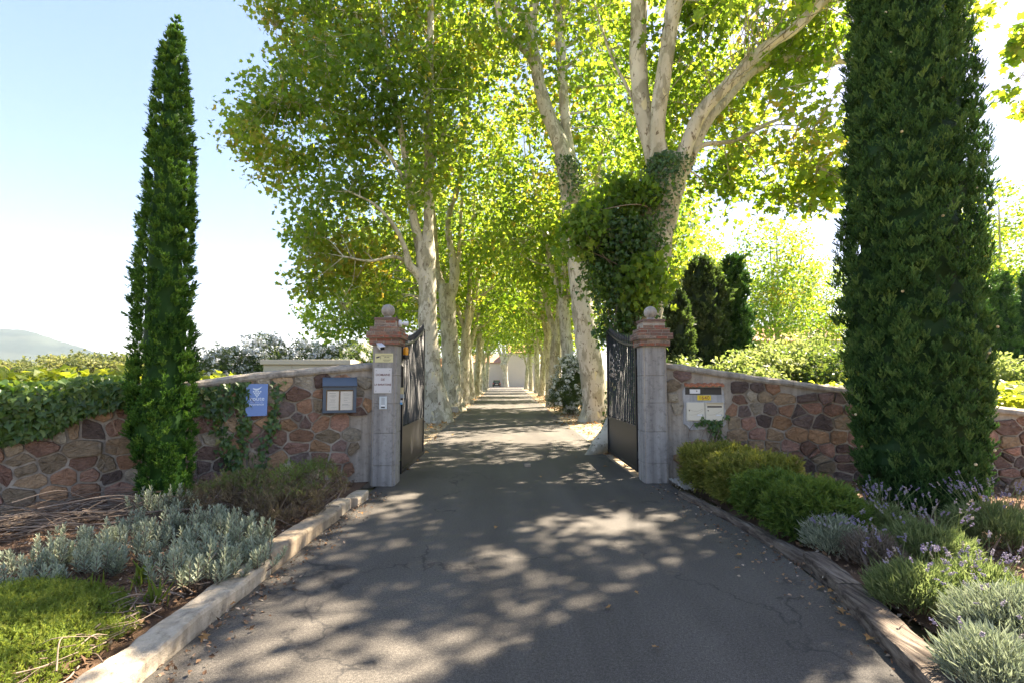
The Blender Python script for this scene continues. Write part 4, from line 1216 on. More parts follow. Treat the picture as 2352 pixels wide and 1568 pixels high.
# ------------------------------------------------------------------ letter boxes in the right wall
t, z = RW.hit(1617.5, 944)
M_ = RW.M(t, z, 0.0)
u = 1.0 * (RW.hit(1660, 944)[0] - RW.hit(1575, 944)[0]) / 2
hh = abs(RW.hit(1617, 923)[1] - RW.hit(1617, 965)[1]) / 2
zz = lambda py: RW.hit(1617, py)[1] - z
r = thing('plaster_panel', 'pale grey plaster panel holding the letter boxes in the right wall', 'plaster panel', M_.translation)
V, F = [], []
n = 40; rr = random.Random(4)
out = []
for i in range(n):
    a = 2 * math.pi * i / n
    ex, ey = math.cos(a), math.sin(a); k = 1 / max(abs(ex), abs(ey)); k = min(k, 1.25)
    j = 1 + rr.uniform(-.03, .05)
    out.append((ex * k * (u + .03) * j, ((zz(884) + zz(985)) / 2) + ey * k * (zz(884) - zz(985)) / 2 * j))
for dz, sc in ((0.0, 1.02), (.016, 1.0), (.022, .97)):
    for x, y in out: V.append((x * sc, y, dz))
for k in range(2):
    for i in range(n): F.append((k * n + i, k * n + (i + 1) % n, (k + 1) * n + (i + 1) % n, (k + 1) * n + i))
F.append(tuple(2 * n + i for i in range(n)))
link('plaster', xf(np.array(V), M_), F, MT['render'], r)
def letterbox(x0, x1, label, slot):
    r = thing('letter_box', label, 'letter box', xf(np.array([[(x0 + x1) / 2, -hh, 0]]), M_)[0], 'cream letter boxes in the wall')
    lbox(r, 'body', M_, x0, x1, -hh, hh, .0, .05, MT['cream_metal'], 0.006)
    d = lbox(r, 'door', M_, x0 + .012, x1 - .01, -hh + .012, hh * (0.45 if slot else .95) - .0, .0505, .056, MT['cream_metal'], 0.003)
    V, F = disc(x0 + .042, hh * .12, .056, .011, 14); link('lock', xf(V, M_), F, MT['brown_steel'], d)
    A = Acc()
    for k, (ya, yb, sag) in enumerate(((hh * .3, hh * .32, .04), (-hh * .32, hh * .15, .05))):
        if slot and k == 0: continue
        c = [(x0 + .03 + (x1 - x0 - .06) * q, ya + (yb - ya) * q ** 1.6 - sag * math.sin(math.pi * q) * (1 if k == 0 else .35), .0565) for q in np.linspace(0, 1, 12)]
        V, F = tube(np.array(c), .0022, 6, ref=(0, 0, 1)); A.add(V, F.tolist())
    V, F = A.out(); link('pressed_line', xf(V, M_), F, MT['cream_dark'], d)
    pl_ = lbox(r, 'name_plate', M_, x1 - .13, x1 - .03, -hh * .45, -hh * .28, .0562, .06, MT['grey_box'], 0.001)
    lbox(pl_, 'name_card', M_, x1 - .125, x1 - .05, -hh * .43, -hh * .3, .0602, .0605, MT['plastic_white'], 0)
    if slot:
        lbox(r, 'slot', M_, x0 + .03, x1 - .03, hh * .42, hh * .62, .0502, .0525, MT['plastic_black'], 0.001)
        fl = lbox(r, 'flap', M_, x0 + .008, x1 + .006, hh * .96, hh * 1.0, .03, .1, MT['cream_metal'], 0.002)
    return r
letterbox(-u, -.004, 'left cream letter box with pressed wavy lines and closed flap', False)
letterbox(.004, u, 'right cream letter box with its black slot showing', True)
pm = P(1616, 912.5, 8.4)
t2, z2 = RW.hit(1616.5, 912.5)
M2 = RW.M(t2, z2, 0.022)
w2 = (RW.hit(1632, 912)[0] - RW.hit(1601, 912)[0]) / 2; h2 = .8 * abs(RW.hit(1616, 906)[1] - RW.hit(1616, 920)[1]) / 2
r = thing('house_number', 'yellow house number plate reading 1640 above the letter boxes', 'number plate', M2.translation)
lbox(r, 'plate', M2, -w2, w2, -h2, h2, 0.0, 0.008, MT['number_yellow'], 0.002)
lettering(r, M2, [('1640', 0.088, 0, -0.03, 0.0085, 0.001)], MT['number_brown'])
zs0, zs1 = zz(905.5), zz(888.5)
r = thing('parcel_slot', 'long black recessed slot box under the tile ledge in the right wall', 'letter slot', xf(np.array([[0, zs0, 0]]), M_)[0])
A = Acc(); A.box(-u - .01, u - .02, zs0, zs1, -.02, .026, .003); V, F = A.out(); link('body', xf(V, M_), F, MT['plastic_black'], r)
lbox(r, 'visor', M_, -u + .3, u - .04, zs1 - .03, zs1 - .012, .027, .045, MT['case_dark'], .002)
lp_ = lbox(r, 'door_plate', M_, -u + .06, -u + .225, zs0 + .018, zs1 - .03, .027, .05, MT['plastic_white'], .004)
V, F = disc(-u + .17, (zs0 + zs1) / 2, .05, .01, 10); link('keyhole', xf(V, M_), F, MT['plastic_black'], lp_)
r = thing('tile_ledge', 'narrow wavy terracotta tile ledge over the black slot box', 'tile ledge', xf(np.array([[0, zs1, 0]]), M_)[0])
for k in range(3):
    x0 = -u - .02 + k * (2 * u + .03) / 3; x1 = x0 + (2 * u + .03) / 3 - .004
    V, F = [], []
    nx = 16
    for i in range(nx + 1):
        x = x0 + (x1 - x0) * i / nx; wv = .012 * math.sin(i / nx * 4 * math.pi) + .004 * (k - 1)
        V += [(x, zs1 + .004 + wv * .8 + .01, .1), (x, zs1 + .03 + wv + .01, .1), (x, zs1 + .07 + wv * .6, .0), (x, zs1 + .045, .0)]
        if i:
            for q in range(4): F.append((4 * i - 4 + q, 4 * i - 4 + (q + 1) % 4, 4 * i + (q + 1) % 4, 4 * i + q))
    F += [(0, 1, 2, 3), tuple(len(V) - 1 - q for q in range(4))]
    link('tile', xf(np.array(V), M_), F, MT['tile'], r, smooth=False)

# ------------------------------------------------------------------ kerbs and beds
def beam(name, label, a, b, width, height, mat, seed, group, side, rough=0.012, zb=-0.03):
    """rough squared beam from a to b (ground points of its drive-side edge); side = +1 lies to the right"""
    a = np.array(a, float); b = np.array(b, float)
    d = (b - a) / np.linalg.norm(b - a); nrm = np.array((d[1], -d[0])) * side
    L = np.linalg.norm(b - a); n = max(4, int(L / 0.05))
    cr = [(0.0, 0.0), (0.0, .45), (0.0, .85), (.05, .97), (.12, 1.0), (.35, 1.0), (.65, 1.0), (.9, 1.0), (.97, .95), (1.0, .8), (1.0, 0)]
    V, F = [], []
    K = len(cr)
    for i in range(n + 1):
        u_ = i / n; p = a + d * L * u_
        e = 0.012 if i in (0, n) else 0
        for (cu, cz) in cr:
            q = p + nrm * (width * (cu * (1 - 2 * e) + e))
            zz_ = zb + (height - zb) * (cz * (1 - e))
            v = Vector((q[0] * 2.2, q[1] * 2.2, zz_ * 3 + seed))
            nn = noise.noise(v) + .7 * noise.noise(v * 3.3)
            V.append((q[0] + nrm[0] * rough * nn, q[1] + nrm[1] * rough * nn, zz_ + rough * noise.noise(v * 1.7 + Vector((9, 0, 0))) * (cz > 0) + .5 * rough * noise.noise(v * 6) * (cz > 0)))
        if i:
            for k in range(K):
                A_, B_ = K * (i - 1) + k, K * (i - 1) + (k + 1) % K
                F.append((A_, B_, B_ + K, A_ + K))
    F += [tuple(range(K)), tuple(len(V) - 1 - k for k in range(K))]
    o = link(name, V, F, mat, base=((a[0] + b[0]) / 2, (a[1] + b[1]) / 2, 0))
    return tag(o, label, 'kerb', group)
LK = 'kerb blocks along the left bed'
beam('kerb_beam', 'long pale weathered beam edging the left bed nearest the viewer', (-1.98, 1.2), (-2.0, 4.55), .22, .115, MT['kerb_pale'], 1, LK, -1, .019)
beam('kerb_block', 'kerb block beside the silver plants, next after the long pale beam', (-2.02, 4.62), (-1.99, 5.55), .22, .15, MT['kerb_stone'], 2, LK, -1, .014)
beam('kerb_block', 'kerb block in front of the straggly shrub', (-2.0, 5.57), (-1.97, 6.35), .22, .12, MT['kerb_stone'], 3, LK, -1, .014)
beam('kerb_block', 'small kerb block at the right edge of the straggly shrub', (-2.0, 6.39), (-1.99, 6.8), .2, .13, MT['kerb_pale'], 4, LK, -1, .014)
beam('kerb_block', 'last kerb block of the left bed, before the pillar', (-1.92, 6.85), (-1.9, 7.3), .2, .12, MT['kerb_pale'], 5, LK, -1, .014)
RK = 'kerb timbers along the right bed'
beam('kerb_timber', 'slim grey kerb timber below the clipped juniper hedge', G(1572, 1138)[:2], G(1742, 1222)[:2], .1, .07, MT['sleeper'], 6, RK, 1, .012)
beam('kerb_timber', 'grey kerb timber beside the silver lavender', G(1745, 1224)[:2], G(1880, 1300)[:2], .12, .075, MT['sleeper'], 7, RK, 1, .014)
beam('kerb_timber', 'short cracked timber stub where the right kerb turns', G(1893, 1298)[:2], G(1985, 1372)[:2], .18, .11, MT['sleeper'], 8, RK, 1, .014)
beam('kerb_timber', 'long dark weathered sleeper at the lower right corner', G(1985, 1376)[:2], G(2260, 1640)[:2], .2, .11, MT['sleeper'], 9, RK, 1, .01)

def bed_l(x, y): return 0.03 * max(0, min(1, (-2.3 - x) * 2))
strip('left_bed', lambda v: (-9.5, 0.5 + 8.3 * v), lambda v: (-2.15, 0.5 + 8.3 * v), 0.05, MT['mulch'], 100, 90, 0.03, 11, bed_l)
def re_edge(v):
    y = 1.0 + 7.6 * v
    return (2.75 if y > 5 else 2.75 + 0.0 * (5 - y), y)
strip('right_bed', re_edge, lambda v: (10.5, 1.0 + 7.6 * v), 0.04, MT['mulch'], 100, 90, 0.03, 12)

# litter of chips and dead leaves
rng = np.random.default_rng(77)
def litter(name, label, n, xr, yr, z, sz, ok, mat='litter'):
    x = rng.uniform(*xr, n * 2); y = rng.uniform(*yr, n * 2)
    k = np.array([ok(a, b) for a, b in zip(x, y)]); x, y = x[k][:n], y[k][:n]
    m = len(x)
    zz_ = np.array([z + .03 * noise.noise(Vector((a * 1.3, b * 1.3, 11))) for a, b in zip(x, y)]) + rng.uniform(0.0, .03, m)
    nrm = unit(rng.normal(size=(m, 3)) * .5 + np.array([0, 0, 1.])); yv = unit(np.cross(nrm, rand_dirs(rng, m)))
    V, F = scatter(LF_SIMPLE[0], LF_SIMPLE[1], np.stack([x, y, zz_], 1), frames(yv, nrm), sz * rng.uniform(.4, 1.3, m))
    return tag(link(name, V, F, MT[mat], rnd=np.repeat(rng.uniform(0, 1, m), 4)), label, 'leaf litter', kind='stuff')
litter('leaf_litter', 'rusty bark chips and dry leaves over the left bed', 9000, (-7, -2.28), (2.2, 8.2), .085, .05, lambda a, b: b < 8.25 + (a + 2.1) * .6)
litter('leaf_litter', 'rusty bark chips and dry leaves over the right bed', 9000, (2.85, 7.5), (2.2, 8.3), .055, .05, lambda a, b: True)
litter('leaf_litter', 'dry orange leaves along the drive edges beyond the gate', 5000, (-3.6, 5.4), (9.3, 60), .0, .12, lambda a, b: (a < drive_l(b) + .25 * rng.normal()) or (a > drive_r(b) + .25 * rng.normal()), 'dry_leaf')
litter('leaf_litter', 'crumbs of leaf and bark gathered along the left kerb', 900, (-1.96, -1.6), (1.5, 7.6), .003, .035, lambda a, b: rng.uniform() < ((-1.55 - a) / .4) ** 2)
litter('leaf_litter', 'crumbs of leaf and bark gathered along the right kerb', 1500, (1.9, 2.8), (1.8, 8.2), .003, .035, lambda a, b: rng.uniform() < max(0, (a - 1.9) / .9) ** 2)
# gravel patch by the right pillar
m = 1400
x = rng.uniform(2.62, 3.1, m); y = rng.uniform(7.55, 8.35, m)
oc = np.array([(1, 0, 0), (-1, 0, 0), (0, 1, 0), (0, -1, 0), (0, 0, .6), (0, 0, -.6)], float); of = np.array([(0, 2, 4), (2, 1, 4), (1, 3, 4), (3, 0, 4), (2, 0, 5), (1, 2, 5), (3, 1, 5), (0, 3, 5)])
V, F = scatter(oc, of, np.stack([x, y, np.full(m, .06) + rng.uniform(0, .02, m)], 1), frames(rand_dirs(rng, m), rand_dirs(rng, m)), rng.uniform(.006, .018, m))
tag(link('pebble_patch', V, F, MT['soil_stone']), 'pale loose pebbles at the foot of the right pillar', 'gravel', kind='stuff')

# fallen leaves on the asphalt, each its own thing
fl = leaf_outline([(0.46, 0.1), (0.3, 0.36), (0.52, 0.62), (0.17, 0.64)], .35, .25)
rl = random.Random(9)
spots = [(1703, 1280), (1735, 1290), (1755, 1277), (1945, 1419), (1925, 1402), (1960, 1395), (1905, 1380), (1912, 1362), (1895, 1355), (1935, 1440), (2065, 1455), (2120, 1560), (1400, 1402), (475, 1464), (1457, 1365), (1238, 1096), (830, 1180), (760, 1225), (1700, 1310), (1890, 1330), (2000, 1470), (540, 1390), (1500, 1495), (1140, 1213)]
me0 = None
for i, (px, py) in enumerate(spots):
    g = G(px, py)
    if me0 is None:
        o = link('fallen_leaf', fl[0] * .06 + g, fl[1], MT['dry_leaf'], base=g, rnd=np.full(len(fl[0]), .6)); me0 = o.data
    else:
        o = bpy.data.objects.new('fallen_leaf', me0); COL.objects.link(o); o.location = g
    o.location.z = .022 + .004
    o.rotation_euler = (rl.uniform(-.25, .25), rl.uniform(-.25, .25), rl.uniform(0, 6.28)); s_ = rl.uniform(.6, 1.15); o.scale = (s_, s_, s_)
    lab = 'dry orange plane leaf lying on the asphalt by the right kerb timbers' if px > 1690 else ('dry orange plane leaf lying on the asphalt by the left kerb' if px < 900 else 'dry orange plane leaf lying alone out on the open asphalt')
    tag(o, lab, 'leaf', 'dry leaves fallen on the drive')

# ------------------------------------------------------------------ cypresses
def column(prof, z):
    zs = [p[0] for p in prof]
    return np.array([np.interp(z, zs, [p[k] for p in prof]) for k in (1, 2, 3)])     # cx, cy, r
def cypress(name, label, prof, base, mat, seed, nlump, pl, per, psc, lump_r, streak, core_k=0.8, cones=0, tilt=0.5, group=None):
    rng = np.random.default_rng(seed)
    root = thing(name, label, 'cypress', base, group)
    z0, z1 = prof[0][0], prof[-1][0]
    # lumps on the surface
    zc = rng.uniform(z0, z1, nlump * 3); cs = np.array([column(prof, z) for z in zc])
    keep = rng.uniform(size=len(zc)) < (cs[:, 2] / max(p[3] for p in prof)) ** 0.8 * 0.9 + 0.05
    zc, cs = zc[keep][:nlump], cs[keep][:nlump]
    a = rng.uniform(0, 2 * math.pi, len(zc))
    k = 1 + 0.2 * np.array([noise.noise(Vector((math.cos(t) * 2.6, math.sin(t) * 2.6, z * streak + seed))) for t, z in zip(a, zc)])
    rr = cs[:, 2] * k * rng.uniform(.74, .97, len(zc))
    c = np.stack([cs[:, 0] + np.cos(a) * rr, cs[:, 1] + np.sin(a) * rr, zc], 1)
    outw = np.stack([np.cos(a), np.sin(a), np.zeros_like(a)], 1)
    n = len(c) * per
    C = np.repeat(c, per, 0); O = np.repeat(outw, per, 0)
    lsz = np.repeat(lump_r * np.clip(cs[:, 2] / .22, .3, 1), per)[:, None]
    dirs = unit(rand_dirs(rng, n) * .6 + O * tilt + np.array([0, 0, 1.0]))
    pos = C + dirs * lsz * rng.uniform(.0, .8, n)[:, None] * np.array([1, 1, 1.3])
    R = frames(dirs, rand_dirs(rng, n))
    tpls = [plume(*pl, seed * 7 + q) for q in range(4)]
    A = NAcc()
    cr = np.repeat(np.clip(rng.normal(.4, .22, len(c)) + .25 * (rng.uniform(size=len(c)) > .93), 0, 1), per)
    for q in range(4):
        s_ = slice(q, n, 4)
        V, F = scatter(tpls[q][0], tpls[q][1], pos[s_], R[s_], psc * rng.uniform(.55, 1.2, len(pos[s_])) * np.where(rng.uniform(size=len(pos[s_])) > .985, 1.8, 1))
        # tips lighter than the base of each spray
        tip = np.tile(tpls[q][0][:, 1] / max(tpls[q][0][:, 1]), len(pos[s_])) * .25
        A.add(V, F, np.clip(np.repeat(cr[s_] + rng.normal(size=len(pos[s_])) * .1, len(tpls[q][0])) + tip - .1, 0, 1))
    nlink('foliage', A, MT[mat], root)
    zs = np.linspace(z0 + .02, z1 - .05, 110)
    cc = np.array([column(prof, z) for z in zs])
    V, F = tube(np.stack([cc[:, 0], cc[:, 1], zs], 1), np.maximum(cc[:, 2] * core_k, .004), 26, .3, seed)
    link('dark_core', V, F, MT[mat], root, smooth=False, rnd=np.full(len(V), .05))  # opaque core in a dark tone, added to block sky between the sprays
    V, F = tube(np.array([(base[0], base[1], -.05), (base[0], base[1], .4), (cc[8, 0], cc[8, 1], zs[8])]), [.13, .1, .08], 10, .1, seed)
    link('trunk', V, F, MT['brown_bark'], root, smooth=True)
    if cones:
        A = Acc()
        for q in range(cones):
            i = rng.integers(len(c)); p = c[i] + outw[i] * .06 + rng.normal(size=3) * .02
            V, F = uvsphere(p, .017, 8, 6, .2, q); A.add(V, F)
        V, F = A.out(); o = link('seed_cones', V, F, MT['beige_box'], root); o['kind'] = 'stuff'
    return root
def prof_px(rows, d, extra=(), k=.9):
    out = []
    for (py, xl, xr) in rows:
        a, b = P(xl, py, d), P(xr, py, d)
        out.append((a[2], (a[0] + b[0]) / 2, d, (b[0] - a[0]) / 2 * k))
    out += list(extra)
    return sorted(out)
dl = 6.55
lp = prof_px([(1175, 330, 425), (1130, 322, 437), (1060, 316, 440), (1000, 300, 446), (960, 302, 448), (900, 304, 442), (800, 306, 444), (700, 310, 440), (600, 316, 441), (500, 328, 443), (400, 336, 443), (300, 352, 438), (200, 362, 430), (130, 368, 422), (90, 384, 417), (62, 396, 412), (40, 403, 407)], dl)
lb = G(378, 1170); lb[1] = dl
cypress('cypress_tree', 'slim spire-like cypress with rounded tufts in front of the left wall', lp, (lp[0][1], dl, 0), 'cypress', 41, 1900, (9, .06, .9, .0055), 20, 1.0, .085, .9, .66, tilt=.6)
# side shoot at its left
sp_ = prof_px([(560, 318, 345), (500, 325, 352), (440, 333, 350), (400, 337, 343)], dl - .1)
dr = 6.6
rp = prof_px([(1190, 2010, 2235), (1160, 2000, 2242), (1100, 1978, 2250), (1000, 1962, 2258), (900, 1950, 2262), (800, 1938, 2256), (700, 1930, 2250), (600, 1928, 2245), (500, 1932, 2236), (400, 1938, 2228), (250, 1945, 2220), (100, 1952, 2205), (0, 1957, 2195)], dr,
             [(7.6, 5.3, dr, .62), (8.6, 5.28, dr, .5), (9.5, 5.26, dr, .3), (10.2, 5.25, dr, .05)])
cypress('cypress_tree', 'broad dark cypress before the right wall, its top beyond the frame', rp, (rp[0][1], dr, 0), 'cypress_dark', 42, 6200, (10, .085, .5, .0055), 16, 1.0, .1, .3, .7, 60, .15)

# conifers beyond the right wall
def conifer_px(rows, d, label, seed, group, mat='conifer_grey', n=420, psc=2.2):
    p = prof_px(rows, d); b = (p[0][1], d, 0)
    p = [(0.0, p[0][1], d, p[0][3])] + [q for q in p if q[0] > 0.1]
    return cypress('conifer_tree', label, p, b, mat, seed, n, (9, .12, .8, .012), 14, psc, .26, .7, .8, tilt=.6, group=group)
CG = 'dark conifers beyond the right wall'
conifer_px([(830, 1572, 1665), (760, 1560, 1672), (700, 1568, 1668), (650, 1580, 1650), (620, 1592, 1628), (598, 1606, 1614)], 17, 'wide grey-green conifer left of the narrow one beyond the right wall', 51, CG)
conifer_px([(830, 1668, 1722), (760, 1660, 1720), (690, 1655, 1714), (640, 1662, 1706), (610, 1672, 1696), (592, 1682, 1688)], 17.5, 'narrow dark conifer standing right of the wide one', 52, CG, 'cypress_dark', 330)
conifer_px([(830, 1530, 1585), (770, 1536, 1580), (720, 1538, 1572), (690, 1545, 1562), (678, 1552, 1556)], 15, 'small lighter conifer tucked against the right gate pillar', 53, CG, 'conifer_grey', 230)
SC = 'small dark cypresses at the right edge'
conifer_px([(850, 2285, 2332), (780, 2282, 2330), (700, 2284, 2322), (650, 2290, 2314), (632, 2298, 2304)], 24, 'slim cypress just right of the big one, far behind the right wall', 54, SC, 'cypress_dark', 330, 2.0)
conifer_px([(850, 2338, 2400), (780, 2334, 2400), (700, 2342, 2392), (640, 2356, 2380), (620, 2366, 2370)], 24.5, 'cypress cut by the right edge of the picture', 55, SC, 'cypress_dark', 330, 2.0)
conifer_px([(830, 2238, 2278), (760, 2240, 2274), (700, 2246, 2268), (670, 2255, 2259)], 27, 'distant cypress half hidden behind the right side of the big cypress', 56, SC, 'cypress_dark', 240, 2.0)

# ------------------------------------------------------------------ shrubs
def shrub(name, label, cat, base, ells, lmat, tpl, n, per, size, spread, seed, group=None, flowers=0, fl_per=10, fsize=.05, stems=14, up=.6, bmat='brown_bark', hole=.2, flower_up=.2):
    rng = np.random.default_rng(seed)
    root = thing(name, label, cat, base, group)
    cl = ell_sample(rng, ells, n, 2.6, hole, seed)
    cl[:, 2] = np.maximum(cl[:, 2], .08)
    V, F, r = leaves_at(rng, cl, per, spread, size, tpl, up, .0)
    link('foliage', V, F, MT[lmat], root, rnd=r)
    A = NAcc(); b = np.array(base, float)
    for i in rng.permutation(len(cl))[:stems]:
        p = cl[i]; s0 = b + np.array((rng.normal() * .12, rng.normal() * .12, -.02))
        c = catmull(np.array([s0, (s0 + p) / 2 + rng.normal(size=3) * .1, p]), 5)
        V, F = tube(c, np.linspace(.018, .005, len(c)), 5); A.add(V, F)
    nlink('stem', A, MT[bmat], root, smooth=True)
    if flowers:
        fc = ell_sample(rng, [(e[0], e[1], e[2], e[3] * 1.06, e[4] * 1.06, e[5] * 1.06) for e in ells], flowers * 2, 6.0, 0, seed)
        fc = fc[fc[:, 2] > .25][:flowers]
        V, F, r = leaves_at(rng, fc, fl_per, fsize * .9, fsize, (np.array([(-.5, 0, 0), (.5, 0, .1), (.6, 1, 0), (-.6, 1, .1)]), np.array([(0, 1, 2), (0, 2, 3)])), flower_up, 0)
        link('blossom', V, F, MT['white_petal'], root, rnd=r)
    return root
OL = 'white oleanders behind the left wall'
for i, (px, d, top, rx, lab) in enumerate([(500, 13.2, 800, .95, 'leftmost white oleander behind the left wall, next to the slim cypress'), (590, 13.6, 772, 1.0, 'tall white oleander with one stray shoot left of the cabinet'),
                                           (690, 14.2, 786, 1.0, 'white oleander rising behind the middle of the beige cabinet'), (775, 14.0, 790, .85, 'densely flowering white oleander behind the right end of the cabinet'),
                                           (838, 12.4, 792, .65, 'white oleander pressed against the left gate pillar')]):
    p = P(px, top, d); zt = p[2]
    shrub('oleander', lab, 'shrub', (p[0], d, 0), [(p[0], d, zt * .55, rx, .9, zt * .46), (p[0] - .4, d - .1, zt * .45, rx * .7, .7, zt * .4), (p[0] + .3, d, zt * .72, rx * .6, .6, zt * .28)], 'oleander_leaf', LF_LONG, 330, 26, .15, .16, 60 + i, OL, 330, 11, .055)
g = G(1300, 945)
shrub('oleander', 'white oleander beside the drive in front of the right tree row', 'shrub', (g[0] + .05, 25.2, 0), [(g[0] + .15, 25.2, 1.5, .95, .9, 1.45), (g[0] - .3, 24.8, .9, .8, .7, .8), (g[0] + .5, 25, 1.7, .6, .6, 1.1)], 'oleander_leaf', LF_LONG, 420, 26, .17, .17, 70, None, 220, 14, .07)

BH = 'light green bushes beyond the right wall'
for i, (px, d, top, rx, mat, lab) in enumerate([(1560, 14.5, 826, .7, 'bush_leaf', 'low bush right behind the wall beside the right gate pillar'), (1700, 13.5, 826, 1.0, 'bush_leaf', 'pale leafy bush under the narrow conifer'),
        (1770, 14.5, 800, 1.4, 'bush_leaf', 'sunlit rounded bush in front of the ochre house'), (1850, 15.5, 775, 1.5, 'bush_leaf', 'larger grey-green bush left of the big cypress'),
        (1905, 14.0, 800, 1.1, 'oleander_leaf', 'darker bush touching the left side of the big cypress'), (2275, 17, 815, 1.2, 'bush_leaf', 'pale bush between the big cypress and the slim cypress')]):
    p = P(px, top, d); zt = p[2]
    shrub('bush', lab, 'bush', (p[0], d, 0), [(p[0], d, zt * .55, rx, 1.0, zt * .47), (p[0] + rx * .5, d, zt * .45, rx * .7, .8, zt * .4), (p[0] - rx * .5, d, zt * .4, rx * .7, .8, zt * .38)], mat, LF_SIMPLE, 420, 24, .13, .16, 80 + i, BH)

# vines
rng = np.random.default_rng(90)
def vines(name, label, n, fx, size, seed):
    pos = np.array([fx() for _ in range(n)])
    V, F, r = leaves_at(rng, pos, 10, .14, size, LF_LOBED, 1.2, .1)
    return tag(link(name, V, F, MT['vine_leaf'], rnd=r), label, 'vines', kind='stuff')
def vl():
    y = 8.5 + 60 * rng.uniform() ** 1.7
    x = -(0.42 * y + 1.2) - rng.uniform(0, 1) * (y * .75)
    if 8.3 < y < 12 and x > -6: x -= 3.5
    return (x, y, rng.uniform(1.25, 1.68))
vines('vineyard', 'yellow-green vineyard canopy beyond the left wall', 3600, vl, .2, 1)
def vr():
    y = 9.3 + 5 * rng.uniform(); x = rng.uniform(5.8, 13.5)
    if x < 6.5: y = 9.3 + 2.2 * rng.uniform()
    return (x, y, min(1.5, .7 + rng.uniform(0, .75) * (1 if x > 6.3 else .9)))
vines('vine_hedge', 'bright yellow-green vines beyond the right wall', 2600, vr, .16, 2)

# clipped junipers
JG = 'clipped junipers along the right kerb'
def clipped(label, c, half, mat, seed, n=560, boxy=4.0):
    rng = np.random.default_rng(seed)
    root = thing('juniper', label, 'juniper bush', (c[0], c[1], .04), JG)
    d = rand_dirs(rng, n); d[:, 2] = np.where(d[:, 2] < -.45, -d[:, 2], d[:, 2])
    k = (np.sum(np.abs(d) ** boxy, 1)) ** (-1 / boxy)
    wob = 1 + .1 * np.array([noise.noise(Vector(v * 2.4) + Vector((seed, 0, 0))) for v in d])
    pos = np.array(c) + d * (k * wob * rng.uniform(.82, 1.0, n))[:, None] * np.array(half)
    pos[:, 2] = np.maximum(pos[:, 2], .06)
    per = 7; m = n * per
    C = np.repeat(pos, per, 0); O = np.repeat(d, per, 0)
    dirs = unit(O * .9 + rand_dirs(rng, m) * .8 + np.array([0, 0, .5]))
    A = NAcc()
    cr = np.clip(np.repeat(rng.uniform(.2, .75, n) + .12 * d[:, 2], per) + rng.normal(size=m) * .12, 0, 1)
    for q in range(3):
        t = plume(9, .12, .75, .0048, seed + q); s_ = slice(q, m, 3)
        V, F = scatter(t[0], t[1], C[s_] + rng.normal(size=(len(C[s_]), 3)) * .025, frames(dirs[s_], rand_dirs(rng, len(C[s_]))), rng.uniform(.7, 1.3, len(C[s_])))
        A.add(V, F, np.repeat(cr[s_], len(t[0])))
    nlink('foliage', A, MT[mat], root)
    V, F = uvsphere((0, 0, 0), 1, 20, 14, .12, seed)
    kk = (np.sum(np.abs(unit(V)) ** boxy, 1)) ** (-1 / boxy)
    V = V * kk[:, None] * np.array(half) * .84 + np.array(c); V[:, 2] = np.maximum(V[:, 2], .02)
    link('dark_core', V, F, MT[mat], root, rnd=np.full(len(V), .0), smooth=True)  # opaque core in the darkest leaf tone, added inside the needles
    A = NAcc()
    for q in range(10):
        p0 = np.array((c[0] + rng.normal() * .1, c[1] + rng.normal() * .08, .0)); p1 = pos[rng.integers(n)]
        V, F = tube(catmull(np.array([p0, (p0 + p1) / 2 + rng.normal(size=3) * .05, p1]), 4), .008, 5); A.add(V, F)
    nlink('stem', A, MT['brown_bark'], root)
    return root
clipped('flat-topped clipped juniper nearest the right pillar', (3.12, 7.5, .34), (.46, .38, .3), 'juniper', 101, 680, 6)
clipped('second clipped juniper, yellow-tipped, stepping down from the pillar', (3.22, 6.72, .31), (.5, .36, .29), 'juniper', 102, 720, 6)
clipped('small clipped juniper between the yellow one and the green one', (3.12, 5.98, .26), (.4, .3, .25), 'juniper_green', 103, 420, 3)
clipped('greenest rounded juniper, last one before the silver lavender', (3.13, 5.3, .28), (.42, .36, .28), 'juniper_green', 104, 480, 2.6)

